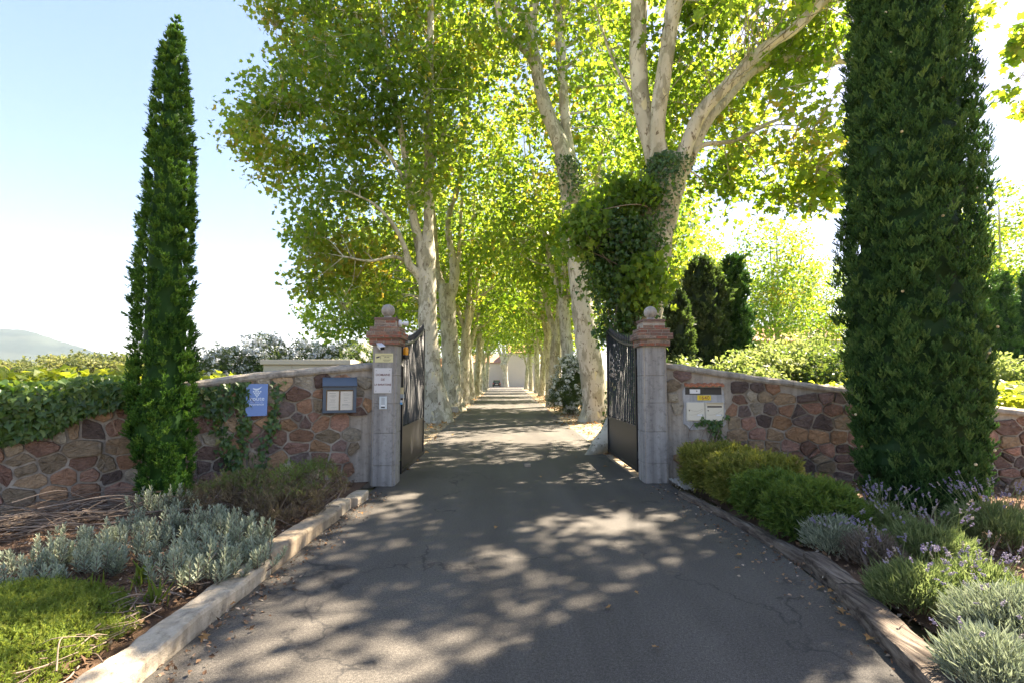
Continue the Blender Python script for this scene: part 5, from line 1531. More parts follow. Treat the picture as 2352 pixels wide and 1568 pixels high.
# straggly shrub on the left
def straggly():
    rng = np.random.default_rng(111)
    ells = [(-2.75, 6.55, .3, .75, .55, .28), (-3.25, 6.35, .26, .55, .5, .25), (-2.5, 6.0, .22, .42, .5, .22), (-2.55, 7.0, .32, .4, .3, .24)]
    root = thing('straggly_shrub', 'half-dead woody shrub with green tips at the foot of the left wall', 'shrub', (-2.75, 6.4, .06))
    c = ell_sample(rng, ells, 900, 3.4, .1, 3); c[:, 2] = np.maximum(c[:, 2], .1)
    per = 6; m = len(c) * per
    C = np.repeat(c, per, 0) + rng.normal(size=(m, 3)) * .03
    dirs = unit(rand_dirs(rng, m) * .8 + np.array([0, 0, .9]))
    h = np.repeat((c[:, 2] - .08) / .5, per)
    g_ = np.clip(h * 1.15 - .12 + rng.normal(size=m) * .16 - .2 + .25 * np.repeat(np.array([noise.noise(Vector(p) * 2.5) for p in c]), per), 0, 1)
    A = NAcc()
    for q in range(3):
        t = plume(8, .085, .6, .003, 300 + q); s_ = slice(q, m, 3)
        V, F = scatter(t[0], t[1], C[s_], frames(dirs[s_], rand_dirs(rng, len(C[s_]))), rng.uniform(.7, 1.3, len(C[s_]))); A.add(V, F, np.repeat(g_[s_], len(t[0])))
    nlink('foliage', A, MT['rosemary'], root)
    A = NAcc()
    for q in range(170):
        p1 = c[rng.integers(len(c))]; p0 = np.array((p1[0] * .55 + -2.72 * .45 + rng.normal() * .08, p1[1] * .55 + 6.35 * .45 + rng.normal() * .1, .05))
        cc = catmull(np.array([p0, (p0 + p1) / 2 + rng.normal(size=3) * .07, p1 + rng.normal(size=3) * .05]), 4)
        V, F = tube(cc, np.linspace(.009, .003, len(cc)), 4); A.add(V, F, rng.uniform())
    nlink('stem', A, MT['twig'], root)
straggly()

# silver plants
def silver_proto(seed, ns=26, R=.26, H=.3):
    rng = np.random.default_rng(seed)
    root = thing('silver_shrub', '', 'silver plant', (0, 0, 0), 'silver-leaved plants in the left bed')
    A, B = NAcc(), NAcc()
    for s in range(ns):
        a = rng.uniform(0, 6.28); q = math.sqrt(rng.uniform()) * R
        h = H * rng.uniform(.55, 1.1) * (1 - .35 * q / R)
        p0 = np.array((math.cos(a) * q * .35, math.sin(a) * q * .35, -.03)); p1 = np.array((math.cos(a) * q, math.sin(a) * q, h))
        pm = (p0 + p1) / 2 + np.array((math.cos(a), math.sin(a), 0)) * q * .18
        c = catmull(np.array([p0, pm, p1]), 5)
        V, F = tube(c, np.linspace(.005, .0025, len(c)), 4); B.add(V, F, .3)
        ax = unit(c[-1] - c[-3])
        nl = 30
        u_ = np.linspace(.35, 1.0, nl); pos = np.array([[np.interp(x, np.linspace(0, 1, len(c)), c[:, k]) for k in range(3)] for x in u_])
        th = np.arange(nl) * 2.4 + rng.uniform(0, 6)
        e1 = unit(np.cross(ax, np.array((.3, .2, 1.)))); e2 = np.cross(ax, e1)
        side = e1 * np.cos(th)[:, None] + e2 * np.sin(th)[:, None]
        op = (1.15 - .85 * u_ ** 2)[:, None]
        dirs = unit(side * op + ax * .8)
        R_ = frames(dirs, ax + side * -.2)
        V, F = scatter(LF_SILVER[0], LF_SILVER[1], pos, R_, rng.uniform(.045, .075, nl) * (1.1 - .35 * u_)); A.add(V, F, np.repeat(np.clip(rng.normal(.5, .18, nl) + .25 * (u_ - .6), 0, 1), len(LF_SILVER[0])))
    nlink('foliage', A, MT['silver'], root); nlink('stem', B, MT['twig'], root)
    return root
protos = [silver_proto(121), silver_proto(122, 30, .3, .34), silver_proto(123, 22, .24, .26)]
sil = [(70, 1330, 0, 'silver plant farthest left, brightest in the sun'), (150, 1300, 1, 'tall sunlit silver plant at the left end of the bed'), (235, 1265, 2, 'silver plant behind the sunlit left ones'),
       (215, 1325, 0, 'silver plant above the bright green cushion'), (300, 1290, 1, 'silver plant in the middle of the left bed'), (300, 1225, 2, 'silver plant left of the slim cypress foot, near the twig pile'),
       (360, 1185, 1, 'silver plant directly below the slim cypress'), (420, 1180, 0, 'silver plant at the right foot of the slim cypress'), (380, 1240, 2, 'silver plant one row in front of the slim cypress'),
       (440, 1235, 1, 'silver plant with violet flowers beside it, mid bed'), (500, 1215, 0, 'silver plant left of the straggly shrub'), (545, 1225, 2, 'silver plant touching the straggly shrub'),
       (460, 1290, 0, 'silver plant in the second row from the kerb'), (390, 1300, 2, 'silver plant above the dark gap behind the cushion'), (510, 1280, 1, 'large silver plant near the kerb blocks'),
       (570, 1270, 0, 'silver plant leaning towards the kerb joint'), (505, 1335, 2, 'silver plant just behind the long pale beam'), (440, 1345, 1, 'silver plant at the right end of the green cushion'),
       (595, 1300, 2, 'smallest silver plant squeezed beside the kerb block'), (30, 1385, 2, 'silver plant low at the left frame edge')]
for i, (px, py, k, lab) in enumerate(sil):
    g = G(px, py, .08)
    s_ = 1.0 + .12 * math.sin(i * 2.3)
    if i < 3 and k == [0, 1, 2][i]: o = protos[k]; o.location = g; o['label'] = lab; o.rotation_euler = (0, 0, i * 1.7)
    else: o = dup(protos[k], g, i * 1.7, lab, s_)

# lavender on the right
def lav_proto(name, seed, R, H, nleaf, nst, hst, lmat, cat, group, base, label, lean=(0, 0)):
    rng = np.random.default_rng(seed)
    root = thing(name, label, cat, base, group); b = np.array(base, float)
    A = NAcc()
    n = nleaf
    a = rng.uniform(0, 6.28, n); q = np.sqrt(rng.uniform(size=n)) * R * .8
    z = H * (1 - (q / R) ** 2 * .7) * rng.uniform(.25, 1.0, n)
    pos = b + np.stack([np.cos(a) * q, np.sin(a) * q, z], 1)
    nb = 7; m = n * nb
    C = np.repeat(pos, nb, 0) + rng.normal(size=(m, 3)) * .02
    O = np.repeat(np.stack([np.cos(a) * q / R, np.sin(a) * q / R, np.full(n, .9)], 1), nb, 0)
    dirs = unit(O + rand_dirs(rng, m) * .55)
    V, F = scatter(LF_LONG[0] * np.array([.55, 1, 1]), LF_LONG[1], C, frames(dirs, rand_dirs(rng, m)), rng.uniform(.05, .095, m))
    A.add(V, F, np.repeat(rng.uniform(0, 1, m), 4))
    nlink('foliage', A, MT[lmat], root)
    if nst:
        S_, Fl = NAcc(), NAcc()
        for s in range(nst):
            a = rng.uniform(0, 6.28); q = math.sqrt(rng.uniform()) * R * .7
            p0 = b + np.array((math.cos(a) * q * .5, math.sin(a) * q * .5, H * .4))
            hh_ = hst * rng.uniform(.55, 1.1)
            p1 = b + np.array((math.cos(a) * (q + hh_ * .45 * q / R) + lean[0] * hh_, math.sin(a) * (q + hh_ * .45 * q / R) + lean[1] * hh_, H * .5 + hh_))
            c = catmull(np.array([p0, (p0 + p1) / 2 + rng.normal(size=3) * .02 + np.array((0, 0, .03)), p1]), 4)
            V, F = tube(c, .0019, 3); S_.add(V, F, rng.uniform(.3, 1))
            ax = unit(c[-1] - c[-2]); L_ = rng.uniform(.03, .06); k = 14
            th = rng.uniform(0, 6.28, k); u_ = rng.uniform(-.1, 1, k)
            side = unit(np.cross(ax, rand_dirs(rng, k)))
            V, F = scatter(oc, of, p1 + ax * (u_ * L_)[:, None] + side * .006, frames(unit(side + ax * .6), rand_dirs(rng, k)), rng.uniform(.0045, .008, k)); Fl.add(V, F, np.clip(rng.normal(rng.uniform(.2, .9), .15), 0, 1))
        nlink('stalk', S_, MT['lavender_leaf'], root); nlink('flower_spike', Fl, MT['lavender_flower'], root)['kind'] = 'stuff'
    return root
LG = 'lavender plants in the right bed'
def gb(px, py): return G(px, py, .05)
lav_proto('silver_lavender', 131, .3, .3, 520, 26, .22, 'silver', 'lavender', LG, gb(1915, 1268), 'silver-grey lavender just right of the last juniper')
lav_proto('lavender', 132, .24, .26, 300, 14, .2, 'lavender_dry', 'lavender', LG, gb(2005, 1300), 'dried brown lavender between the silver one and the green ones')
lav_proto('lavender', 133, .42, .3, 900, 46, .36, 'lavender_leaf', 'lavender', LG, gb(2130, 1290), 'green lavender with many spikes in front of the big cypress')
lav_proto('lavender', 134, .5, .36, 1100, 60, .42, 'lavender_leaf', 'lavender', LG, gb(2290, 1250), 'large spreading lavender at the back right by the wall')
lav_proto('lavender', 135, .34, .26, 700, 26, .3, 'lavender_leaf', 'lavender', LG, gb(2110, 1395), 'green lavender leaning over the sleeper')
lav_proto('lavender', 136, .36, .28, 700, 34, .3, 'lavender_leaf', 'lavender', LG, gb(2250, 1400), 'lavender in front of the bare sunlit mulch')
lav_proto('silver_lavender', 137, .36, .34, 850, 16, .2, 'silver', 'lavender', LG, gb(2330, 1500), 'thick silver lavender in the lower right corner')
lav_proto('silver_lavender', 138, .26, .26, 420, 6, .2, 'silver', 'lavender', LG, gb(2290, 1590), 'silver lavender cut by the bottom edge beside the sleeper')
lav_proto('lavender', 139, .34, .28, 500, 34, .36, 'lavender_leaf', 'lavender', LG, gb(2020, 1225), 'sparse flowering lavender left of the big cypress foot')

rng = np.random.default_rng(139); m = 600
px_ = np.stack([rng.uniform(2.95, 6.2, m), rng.uniform(2.6, 6.4, m), np.full(m, .05)], 1)
d_ = unit(rng.normal(size=(m, 3)) * .45 + np.array((0, 0, 1.)))
V, F = scatter(LF_LONG[0] * np.array([.05, 1, 1.5]), LF_LONG[1], px_, frames(d_, rand_dirs(rng, m)), rng.uniform(.08, .26, m))
tag(link('dry_grass', V, F, MT['lavender_dry'], rnd=np.repeat(rng.uniform(0, 1, m), 4)), 'thin dry stalks growing between the lavender plants', 'dry grass', kind='stuff')
# bright green cushion and its woody edge
rng = np.random.default_rng(140)
n = 4200
a = rng.uniform(0, 6.28, n); q = np.sqrt(rng.uniform(size=n))
x = -3.12 + np.cos(a) * q * .85 ; y = 3.22 + np.sin(a) * q * .78
x = x - .25 * (y - 3.2)
zc = .08 + .16 * (1 - q ** 3) + .03 * np.array([noise.noise(Vector((p * 4, s * 4, 2))) for p, s in zip(x, y)])
okm = x < -2.33
x, y, zc, a, q = x[okm], y[okm], zc[okm], a[okm], q[okm]; n = len(x)
A = NAcc(); per = 4; m = n * per
C = np.repeat(np.stack([x, y, zc], 1), per, 0) + rng.normal(size=(m, 3)) * .02
dirs = unit(np.repeat(np.stack([np.cos(a) * q * .6, np.sin(a) * q * .6, np.ones(n)], 1), per, 0) + rand_dirs(rng, m) * .7)
cr = np.clip(np.repeat(rng.normal(.55, .2, n), per), 0, 1)
for k in range(3):
    t = plume(9, .055, .8, .0025, 500 + k); s_ = slice(k, m, 3)
    V, F = scatter(t[0], t[1], C[s_], frames(dirs[s_], rand_dirs(rng, len(C[s_]))), rng.uniform(.7, 1.3, len(C[s_]))); A.add(V, F, np.repeat(cr[s_], len(t[0])))
tag(nlink('ground_cover', A, MT['mat_green']), 'bright green cushion of low ground cover at the lower left', 'ground cover', kind='stuff')
def twigs(name, label, n, f, seed, r=.005, kind=None, cat='twigs'):
    rng = np.random.default_rng(seed); A = NAcc()
    for _ in range(n):
        c, L_, ang, el = f(rng)
        d = np.array((math.cos(ang), math.sin(ang), el)); p0 = np.array(c) - d * L_ / 2; p1 = np.array(c) + d * L_ / 2
        cc = catmull(np.array([p0, np.array(c) + rng.normal(size=3) * L_ * .1, p1]), 5); cc[:, 2] = np.maximum(cc[:, 2], .05)
        V, F = tube(cc, np.linspace(r, r * .4, len(cc)) * rng.uniform(.6, 1.4), 5); A.add(V, F, rng.uniform())
    return tag(nlink(name, A, MT['twig'], smooth=True), label, cat, kind=kind)
twigs('dry_stems', 'tangle of bare reddish stems along the pale beam', 150, lambda r: ((-2.44 + r.normal() * .07, r.uniform(2.3, 4.1), .12 + r.uniform(0, .06)), r.uniform(.12, .4), r.uniform(0, 6.28), r.normal() * .2), 151, .0045, 'stuff')
twigs('twig_pile', 'pile of cut dry twigs at the foot of the left wall', 340, lambda r: (lambda t: ((-5.6 + t * 1.5 + r.normal() * .25, 5.2 + t * 1.0 + r.normal() * .28, .1 + abs(r.normal()) * .07), r.uniform(.5, 1.3), .55 + r.normal() * .35, r.normal() * .06))(r.uniform(-.5, 1)), 152, .006, 'stuff', 'twigs')
# a few grass tufts in the left bed
rngg = np.random.default_rng(155)
for (px, py, lab) in ((330, 1345, 'fresh upright grass tuft at the back of the green cushion'), (215, 1375, 'small grass tuft on the left part of the cushion'), (350, 1395, 'grass blades beside the dry stems')):
    g = G(px, py, .1); m = 16
    d = unit(rngg.normal(size=(m, 3)) * .25 + np.array((0, 0, 1.)))
    V, F = scatter(LF_LONG[0] * np.array([.32, 1, 1.6]), LF_LONG[1], g + rngg.normal(size=(m, 3)) * np.array((.03, .03, 0)), frames(d, rand_dirs(rngg, m)), rngg.uniform(.12, .24, m))
    tag(link('grass_tuft', V, F, MT['mat_green'], base=g, rnd=np.full(len(V), .4)), lab, 'grass')

# ------------------------------------------------------------------ creepers and ivy
def ivy_on_wall(name, label, wall, masks, n, size, seed, mat, wmax, strands=()):
    rng = np.random.default_rng(seed)
    pos, nr = [], []
    while len(pos) < n:
        m = masks[rng.integers(len(masks))]
        t, z, w_ = m(rng)
        if t is None: continue
        p = wall.pt(min(max(t, 0), wall.p.L), z, w_); tn = wall.p.tan(min(max(t, 0), wall.p.L))
        pos.append(p); nr.append((tn[1], -tn[0], .35))
    pos = np.array(pos); nr = unit(np.array(nr) + rng.normal(size=(n, 3)) * .45)
    down = np.array((0, 0, -1.)) + rng.normal(size=(n, 3)) * .45
    R = frames(down - nr * np.sum(down * nr, 1, keepdims=True), nr)
    V, F = scatter(LF_IVY[0], LF_IVY[1], pos, R, size * rng.uniform(.55, 1.25, n))
    root = thing(name, label, 'ivy', pos.mean(0) * np.array((1, 1, 0)))
    link('foliage', V, F, MT[mat], root, rnd=np.repeat(np.clip(rng.normal(.5, .25, n), 0, 1), len(LF_IVY[0])))
    A = NAcc()
    for k in range(30):
        i = rng.integers(n); p0 = pos[i]; p1 = p0 + np.array((rng.normal() * .12, rng.normal() * .03, -rng.uniform(.1, .4)))
        V, F = tube(catmull(np.array([p0, (p0 + p1) / 2 + rng.normal(size=3) * .02, p1]), 4), .004, 4); A.add(V, F, rng.uniform())
    nlink('vine_stem', A, MT['twig'], root)
    return root
tL, _ = LW.hit(300, 950)
def big_mask(r):
    t = r.uniform(0, tL); x = LP.at(t)[0]
    top = LW.H(t) + .13 + .04 * math.sin(t * 5)
    dep = np.interp(t, [0, tL - 2.2, tL - 1.2, tL - .5, tL], [1.1, 1.0, .68, .5, .3]) + .12 * noise.noise(Vector((t * 3, 1, 0)))
    u_ = r.uniform() ** .9
    return t, top - u_ * dep, r.uniform(.02, .2) * (1 - .35 * u_) - (.42 * r.uniform() if u_ < .2 else 0)
def top_mask(r):
    t = r.uniform(0, tL)
    return t, LW.H(t) + r.uniform(-.02, .17) + .03 * math.sin(t * 5), r.uniform(-.45, .16)
ivy_on_wall('creeper', 'thick dark creeper hanging over the left wall at the picture edge', LW, [big_mask, big_mask, big_mask, top_mask], 11500, .088, 161, 'creeper_leaf', .2)
ta, _ = LW.hit(446, 900); tb, _ = LW.hit(562, 900)
def mid_mask(r):
    t = r.uniform(ta - .1, tb + .03); u_ = r.uniform()
    dep = np.interp(t, [ta - .1, ta + .35, tb - .15, tb], [.3, .5, .4, .6]) + .1 * noise.noise(Vector((t * 6, 4, 0)))
    return t, LW.H(t) - .04 - u_ * dep, r.uniform(.02, .1)
def strand(pts):
    hits = [LW.hit(*p) for p in pts]
    def f(r):
        k = r.integers(len(hits) - 1); u_ = r.uniform()
        (t0, z0), (t1, z1) = hits[k], hits[k + 1]
        return t0 * (1 - u_) + t1 * u_ + r.normal() * .05, z0 * (1 - u_) + z1 * u_ + r.normal() * .03, r.uniform(.02, .09)
    return f
ivy_on_wall('ivy', 'light ivy trailing down the left wall around the blue sign', LW, [mid_mask, mid_mask, mid_mask, strand([(548, 890), (560, 960), (560, 1000), (548, 1060), (540, 1105)]), strand([(500, 960), (520, 1020), (540, 1080), (545, 1110)]),
            strand([(632, 880), (630, 930), (622, 985), (600, 1050), (590, 1080)])], 1250, .07, 162, 'ivy_leaf', .1)
def rs(pts):
    hits = [RW.hit(*p) for p in pts]
    def f(r):
        k = r.integers(len(hits) - 1); u_ = r.uniform(); (t0, z0), (t1, z1) = hits[k], hits[k + 1]
        return t0 * (1 - u_) + t1 * u_ + r.normal() * .04, z0 * (1 - u_) + z1 * u_ + r.normal() * .03, r.uniform(.03, .09)
    return f
ivy_on_wall('ivy', 'small ivy growing under the right cream letter box', RW, [rs([(1660, 955), (1640, 972), (1635, 985)]), rs([(1635, 975), (1645, 1000), (1648, 1035)]), rs([(1600, 966), (1640, 968)])], 230, .06, 163, 'ivy_leaf', .08)

# ivy round the trunk behind the right gate, with the hanging leaf mass
def ivy_tree(label, limb, d, seed, n, size, facing, u0, u1):
    rng = np.random.default_rng(seed)
    c = catmull(limb, 8); L_ = len(c)
    u_ = (u0 + (u1 - u0) * rng.uniform(size=n) ** 1.5) * (L_ - 1)
    p = np.stack([np.interp(u_, np.arange(L_), c[:, k]) for k in range(3)], 1); rr = np.interp(u_, np.arange(L_), c[:, 3])
    th = facing + rng.normal(size=n) * .8
    o = np.stack([np.cos(th), np.sin(th), np.zeros(n)], 1)
    pos = p + o * (rr * 1.03 + rng.uniform(0, .22, n))[:, None]
    nr = unit(o + rng.normal(size=(n, 3)) * .4 + np.array((0, 0, .3)))
    down = np.array((0, 0, -1.)) + rng.normal(size=(n, 3)) * .4
    R = frames(down - nr * np.sum(down * nr, 1, keepdims=True), nr)
    V, F = scatter(LF_IVY[0], LF_IVY[1], pos, R, size * rng.uniform(.6, 1.2, n))
    return V, F, np.repeat(np.clip(rng.normal(.38, .2, n), 0, 1), len(LF_IVY[0])), pos
V, F, rn, pos = ivy_tree('', R1[0], D1, 171, 4600, .085, math.pi * 1.22, .14, .99)
root = thing('ivy', 'dark ivy wrapping the leaning trunk behind the right gate', 'ivy', (3.0, D1 - .4, 0))
link('foliage', V, F, MT['ivy_leaf'], root, rnd=rn)
rng = np.random.default_rng(172)
me_ = [E(1405, 800, 11.9, .34, .4, .95), E(1400, 650, 11.9, .55, .5, .7), E(1445, 560, 11.8, .75, .5, .65), E(1370, 540, 12.0, .6, .5, .75), E(1450, 700, 11.8, .45, .4, .6), E(1430, 860, 11.9, .42, .4, .6)]
cl = ell_sample(rng, me_, 420, 2.4, .34, 9)
V, F, r = leaves_at(rng, cl, 18, .16, .1, LF_IVY, .3, .6, np.clip(rng.normal(.35, .15, len(cl)), 0, 1))
link('hanging_foliage', V, F, MT['ivy_leaf'], root, rnd=r)
A = NAcc()
for k in range(40):
    p1 = cl[rng.integers(len(cl))]; p0 = R1[0][rng.integers(1, 5)][:3]
    V, F = tube(catmull(np.array([p0, (p0 + p1) / 2 + rng.normal(size=3) * .15, p1]), 5), .012, 5); A.add(V, F, rng.uniform())
nlink('vine_stem', A, MT['twig'], root)
root = thing('plane_shoots', 'low leafy plane shoots hanging between the two nearest right trunks', 'leafy shoots', (2.6, D1 - .2, 0))
cl = ell_sample(rng, [E(1400, 520, 11.7, 1.0, .7, .75), E(1340, 600, 11.9, .6, .6, .7), E(1480, 640, 11.5, .5, .5, .6), E(1430, 450, 11.9, .9, .6, .45)], 210, 2.2, .2, 19)
V, F, r = leaves_at(rng, cl, 13, .2, .165, LF_PLANE, .5, .6, np.clip(rng.normal(.3, .2, len(cl)), 0, 1))
link('foliage', V, F, MT['plane_leaf'], root, rnd=r)
A = NAcc()
for i in range(0, len(cl), 3):
    p1 = cl[i]; p0 = R1[0][3 + (i % 2)][:3]
    V, F = tube(catmull(np.array([p0, (p0 + p1) / 2 + rng.normal(size=3) * .15, p1]), 5), np.linspace(.02, .005, 11), 5); A.add(V, F, rng.uniform())
nlink('stem', A, MT['twig'], root)
V, F, rn, pos = ivy_tree('', R2[0], D2, 173, 700, .12, math.pi * 1.65, .74, .99)
root = thing('ivy', 'ivy patch on the upper trunk of the second right plane tree', 'ivy', (3.3, D2 - .4, 0))
link('foliage', V, F, MT['ivy_leaf'], root, rnd=rn)
# spray of leaves entering at the right edge
root = thing('plane_branch', 'plane branch with a few leaves reaching in at the upper right edge', 'branch', P(2420, 150, 9.5) * np.array((1, 1, 0)))
cl = ell_sample(rng, [E(2345, 110, 9.5, .28, .4, .35), E(2310, 215, 9.5, .3, .3, .2), E(2370, 250, 9.5, .25, .3, .2), E(2400, 60, 9.5, .5, .5, .6), E(2350, 400, 9.5, .05, .1, .08)], 46, 2, 0, 3)
V, F, r = leaves_at(rng, cl, 9, .11, .17, LF_PLANE, .6, .5)
link('foliage', V, F, MT['plane_leaf'], root, rnd=r)
A = NAcc()
bp = P(2480, 40, 9.6)
for p1 in cl[::2]:
    V, F = tube(catmull(np.array([bp, (bp + p1) / 2 + rng.normal(size=3) * .08, p1]), 5), np.linspace(.018, .004, 11), 5); A.add(V, F)
nlink('stem', A, MT['bark'], root)

# ------------------------------------------------------------------ cabinet behind the left wall
yb_ = 11.0
a = P(597, 825, yb_); b = P(805, 826, yb_)
r = thing('utility_cabinet', 'flat-roofed beige utility cabinet behind the left wall', 'cabinet', ((a[0] + b[0]) / 2, yb_ + .5, 0))
zt = a[2]; zr = P(600, 836.5, yb_)[2]
link('body', *bevbox(a[0] + .05, b[0] - .05, yb_ + .06, yb_ + .95, 0, zr, .004), MT['cabinet'], r)
link('roof', *bevbox(a[0], b[0], yb_, yb_ + 1.0, zr + .001, zt, .012), MT['cabinet_trim'], r)
for i in range(3):
    x0 = a[0] + .07 + i * (b[0] - a[0] - .14) / 3; x1 = x0 + (b[0] - a[0] - .14) / 3 - .012
    d = link('door', *bevbox(x0, x1, yb_ + .045, yb_ + .0595, .1, zr - .02, .004), MT['cabinet'], r)
    V, F = bevbox(x1 - .1, x1 - .07, yb_ + .03, yb_ + .0445, zr * .55, zr * .55 + .14, .004); link('handle', V, F, MT['brown_steel'], d)

# ------------------------------------------------------------------ small things on the drive
g = G(1212, 1071)
V, F = bevbox(-.06, .06, -.05, .05, 0, .06, .012); V += np.array([(.004 * noise.noise(Vector(v) * 40), 0, 0) for v in V]) + np.array((g[0], g[1], .0))
tag(link('gate_stop', V, F, MT['kerb_stone'], base=(g[0], g[1], 0)), 'small stone gate stop set in the middle of the drive', 'gate stop')
g = G(1382, 1038)
r = thing('bollard', 'short black post with a box head beside the right gate leaf', 'post', g)
V, F = lathe((g[0], g[1], 0), [(.022, 0), (.02, .35)], 12); link('post', V, F, MT['iron'], r)
V, F = bevbox(g[0] - .05, g[0] + .05, g[1] - .04, g[1] + .04, .35, .47, .008); link('head', V, F, MT['plastic_black'], r)
for (px, py, s, lab) in ((1419 * 1.0, 1034, .07, 'pale rounded stone at the foot of the right gate'), (1040, 946, .3, 'pale squared stone beside the V-forked left tree'), (1078, 926, .3, 'pale squared stone by the third left trunk')):
    g = G(px, py)
    if s > .1:
        V, F = bevbox(-s, s, -.25, .25, 0, .28, .04)
    else: V, F = uvsphere((0, 0, s * .5), s, 14, 10, .25, 3)
    V = V + np.array([(.02 * noise.noise(Vector(v) * 6), .02 * noise.noise(Vector(v) * 6 + Vector((5, 0, 0))), 0) for v in V])
    tag(link('stone_block' if s > .1 else 'stone', V + g, F, MT['ball'], base=g, smooth=s < .1), lab, 'stone')

# red direction boards
g = G(1229, 897)
r = thing('direction_sign', 'stack of red direction boards on a white post down the drive', 'sign', g)
d = g[1]; k = d / FPX
V, F = lathe((g[0], g[1], 0), [(.04, 0), (.04, 29 * k)], 10); link('post', V, F, MT['white_paint'], r)
for i in range(6):
    z0 = (15 + i * 2.35) * k; z1 = z0 + 2.0 * k
    bd = link('board', *bevbox(g[0] + .0, g[0] + 8.2 * k, g[1] - .07, g[1] - .045, z0, z1, .004), MT['sign_red'], r)
    A = Acc(); rr = random.Random(i)
    x = g[0] + .08
    while x < g[0] + 7 * k:
        w_ = rr.uniform(.03, .09); A.box(x, x + w_, g[1] - .0725, g[1] - .0702, z0 + .045, z1 - .045); x += w_ + .03
    V, F = A.out(); link('lettering', V, F, MT['sign_white'], bd)

# house at the end of the drive
def gable(x0, x1, y0, y1, eave, ridge, ov=.35):
    ym = (y0 + y1) / 2
    V = [(x0 - ov, y0 - ov, eave - .12), (x1 + ov, y0 - ov, eave - .12), (x1 + ov, ym, ridge), (x0 - ov, ym, ridge), (x0 - ov, y1 + ov, eave - .12), (x1 + ov, y1 + ov, eave - .12)]
    V += [(a_, b_, c_ + .18) for a_, b_, c_ in V]
    F = [(6, 7, 8, 9), (9, 8, 11, 10), (0, 3, 2, 1), (3, 4, 5, 2), (0, 1, 7, 6), (5, 4, 10, 11), (0, 6, 9, 3), (3, 9, 10, 4), (1, 2, 8, 7), (2, 5, 11, 8)]
    return np.array(V, float), F
dh = 126
a = P(1080, 833, dh); c = P(1168, 833, dh); e = P(1235, 812, dh)
r = thing('house', 'cream house closing the end of the drive', 'house', (c[0], dh + 4, 0))
link('wall', *bevbox(a[0], c[0] + .5, dh, dh + 9, 0, a[2]), MT['house'], r)
link('roof', *gable(a[0], c[0] + .4, dh, dh + 9, a[2] + .12, a[2] + 2.3), MT['roof'], r)
link('tall_wing', *bevbox(c[0] - 0.2, e[0], dh - 3, dh + 8.5, 0, e[2]), MT['house'], r)
link('wing_roof', *gable(c[0] - .2, e[0], dh - 3, dh + 8.5, e[2] + .12, e[2] + 2.4), MT['roof'], r)
A = Acc()
for q in range(2): 
    x = a[0] + 2 + q * 3.2; A.box(x, x + 1.0, dh - .05, dh - .003, 2.6, 4.2)
V, F = A.out()
# ochre house on the right
do = 62
a = P(1715, 803, do); b = P(1862, 803, do); zt = P(1800, 786, do)[2]
r = thing('house', 'low ochre house with tiled roof behind the sunlit bushes', 'house', ((a[0] + b[0]) / 2, do + 4, 0))
link('wall', *bevbox(a[0], b[0] + 4, do, do + 8, 0, zt), MT['house_warm'], r)
link('roof', *gable(a[0], b[0] + 4, do, do + 8, zt + .12, zt + 2.0), MT['roof'], r)
# garden building seen between the first left trunks
do = 46
a = P(985, 846, do); b = P(1030, 846, do)
r = thing('outbuilding', 'beige outbuilding glimpsed between the first two left trunks', 'outbuilding', ((a[0] + b[0]) / 2, do + 2, 0))
link('wall', *bevbox(a[0] - 2, b[0], do, do + 5, 0, a[2]), MT['cabinet'], r)
link('roof', *gable(a[0] - 2, b[0], do, do + 5, a[2] + .12, a[2] + .9, .2), MT['roof'], r)

# car at the end of the drive
cx, cy = P(1140.5, 885, 117)[0], 117.0
r = thing('parked_car', 'dark hatchback parked in front of the cream house', 'car', (cx, cy, 0))
secs = [(-.0, .92, .42, .95), (.12, .93, .38, 1.02), (1.0, .94, .3, 1.02), (3.2, .93, .3, .98), (4.1, .86, .35, .82)]
V, F = [], []
for (yy, hw, zl, zh) in secs:
    for (sx, sz) in ((-1, 0), (-1, .35), (-1, .8), (-.92, 1), (.92, 1), (1, .8), (1, .35), (1, 0)): V.append((cx + sx * hw, cy + yy, zl + (zh - zl) * sz))
for i in range(len(secs) - 1):
    for q in range(8): F.append((8 * i + q, 8 * i + (q + 1) % 8, 8 * i + 8 + (q + 1) % 8, 8 * i + 8 + q))
F += [tuple(range(8)), tuple(8 * (len(secs) - 1) + q for q in range(8))]
V2 = [(cx + sx, cy + yy, zz_) for (yy, sx_, zz_) in ((.1, .86, 1.02), (.5, .7, 1.62), (2.2, .7, 1.64), (3.1, .84, 1.0)) for sx in (-sx_, sx_)]
n0 = len(V); F += [(n0, n0 + 1, n0 + 3, n0 + 2), (n0 + 2, n0 + 3, n0 + 5, n0 + 4), (n0 + 4, n0 + 5, n0 + 7, n0 + 6), (n0, n0 + 2, n0 + 4, n0 + 6), (n0 + 1, n0 + 7, n0 + 5, n0 + 3)]
link('body', V + V2, F, MT['car'], r)
Vw = np.array([(cx - .72, cy + .13, 1.08), (cx + .72, cy + .13, 1.08), (cx + .6, cy + .44, 1.56), (cx - .6, cy + .44, 1.56)]) + np.array((0, -.03, 0))
link('rear_window', np.concatenate([Vw, Vw + np.array((0, .02, 0))]), [(0, 1, 2, 3), (7, 6, 5, 4), (0, 4, 5, 1), (1, 5, 6, 2), (2, 6, 7, 3), (3, 7, 4, 0)], MT['glass_dark'], r)
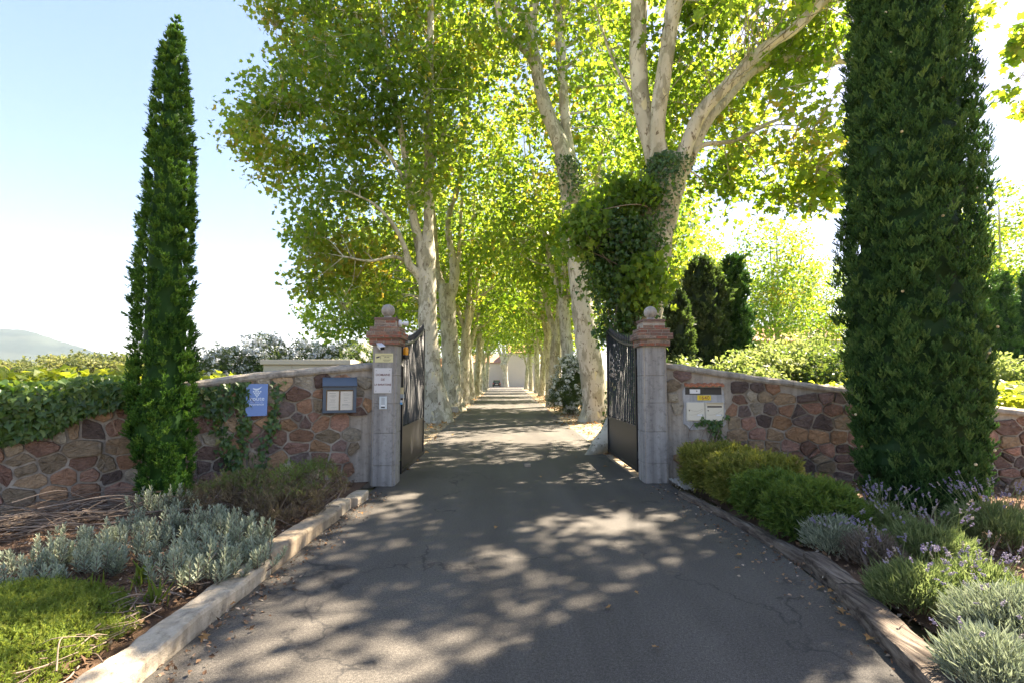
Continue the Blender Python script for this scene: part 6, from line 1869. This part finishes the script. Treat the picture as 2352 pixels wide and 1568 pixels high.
for sx in (-1, 1):
    link('tail_light', *bevbox(cx + sx * .78 - .1, cx + sx * .78 + .1, cy - .03, cy + .01, .78, .98, .01), MT['tail_red'], r)
    for yy in (.8, 3.3):
        V, F = lathe((cx + sx * .82 - .1, cy + yy, .33), [(.2, 0), (.32, .005), (.33, .05), (.33, .15), (.32, .195), (.2, .2)], 18, 'x')
        wh = link('wheel', V, F, MT['plastic_black'], r)
link('number_plate', *bevbox(cx - .26, cx + .26, cy - .02, cy - .001, .62, .73, .003), MT['white_paint'], r)

# ------------------------------------------------------------------ far left: trees and hill
FT = 'trees beyond the vineyard on the left'
def far_tree(px, top, d, rx, seed, lab, n=300):
    p = P(px, top, d); zt = p[2]
    return build_tree('round_tree', lab, (p[0], d, 0), [[(p[0], d, -.1, .3), (p[0], d, zt * .3, .25), (p[0] + .2, d, zt * .6, .15)], [(p[0], d, zt * .3, .15), (p[0] + rx * .5, d, zt * .6, .06)], [(p[0], d, zt * .3, .15), (p[0] - rx * .5, d, zt * .6, .06)]],
                      [(p[0], d, zt * .6, rx, rx * .8, zt * .4), (p[0] - rx * .5, d, zt * .42, rx * .7, rx * .7, zt * .36), (p[0] + rx * .55, d, zt * .45, rx * .7, rx * .7, zt * .38)], n, 20, .42, LF_LOBED, seed, .4, .15, group=FT, lmat='far_leaf', bmat='brown_bark', n_sec=16, K=8)
far_tree(30, 826, 62, 4.5, 201, 'low olive tree at the far left under the hill')
far_tree(115, 818, 70, 5.0, 202, 'mid-sized tree left of the round one beyond the vineyard')
far_tree(215, 806, 66, 4.8, 203, 'roundest tallest tree beyond the vineyard, right of the hill slope', 420)
far_tree(290, 820, 72, 3.6, 204, 'yellowing tree half hidden by the slim cypress')
far_tree(165, 822, 85, 5.0, 205, 'golden-topped tree behind the others below the hill')
far_tree(-60, 822, 70, 5, 206, 'tree cut by the left edge beyond the vineyard')
# hill
ridge = [(-700, 800), (-450, 775), (-250, 752), (-100, 748), (-20, 754), (40, 756), (90, 766), (150, 787), (215, 805), (270, 817), (330, 832), (420, 852), (560, 868)]
V, F = [], []
xs = np.linspace(-700, 560, 160)
rz = np.interp(xs, [p[0] for p in ridge], [p[1] for p in ridge])
rows = [(1300, 0.0), (1380, .22), (1470, .45), (1560, .66), (1650, .85), (1740, 1.0), (1900, .8), (2200, .0)]
for i, (px, py) in enumerate(zip(xs, rz)):
    top = P(px, py, 1740)
    for (yy, k) in rows:
        x = top[0] * (yy / 1740) ** .6; h = top[2] * k
        n_ = noise.noise(Vector((x * .012, yy * .012, 0))) * 14 * (k > 0) * (.4 if k == 1 else 1) + noise.noise(Vector((x * .06, yy * .06, 3))) * 3.0 * (k > 0)
        V.append((x, yy, h + n_ - .1))
W = len(rows)
F = np.array([(i * W + j, (i + 1) * W + j, (i + 1) * W + j + 1, i * W + j + 1) for i in range(len(xs) - 1) for j in range(W - 1)])
tag(link('hill', V, F, MT['hill'], smooth=True), kind='structure')

# ------------------------------------------------------------------ summer haze
hz = bpy.data.materials.new('haze'); hz.use_nodes = True
hn = hz.node_tree.nodes; hn.remove(hn['Principled BSDF'])
hv = hn.new('ShaderNodeVolumePrincipled')
hv.inputs['Color'].default_value = (0.72, 0.86, 1.0, 1); hv.inputs['Density'].default_value = 0.0001
hz.node_tree.links.new(hv.outputs[0], hn['Material Output'].inputs['Volume'])
tag(link('haze', *bevbox(-2700, 2700, -320, 2950, -1.5, 210), hz), kind='stuff')
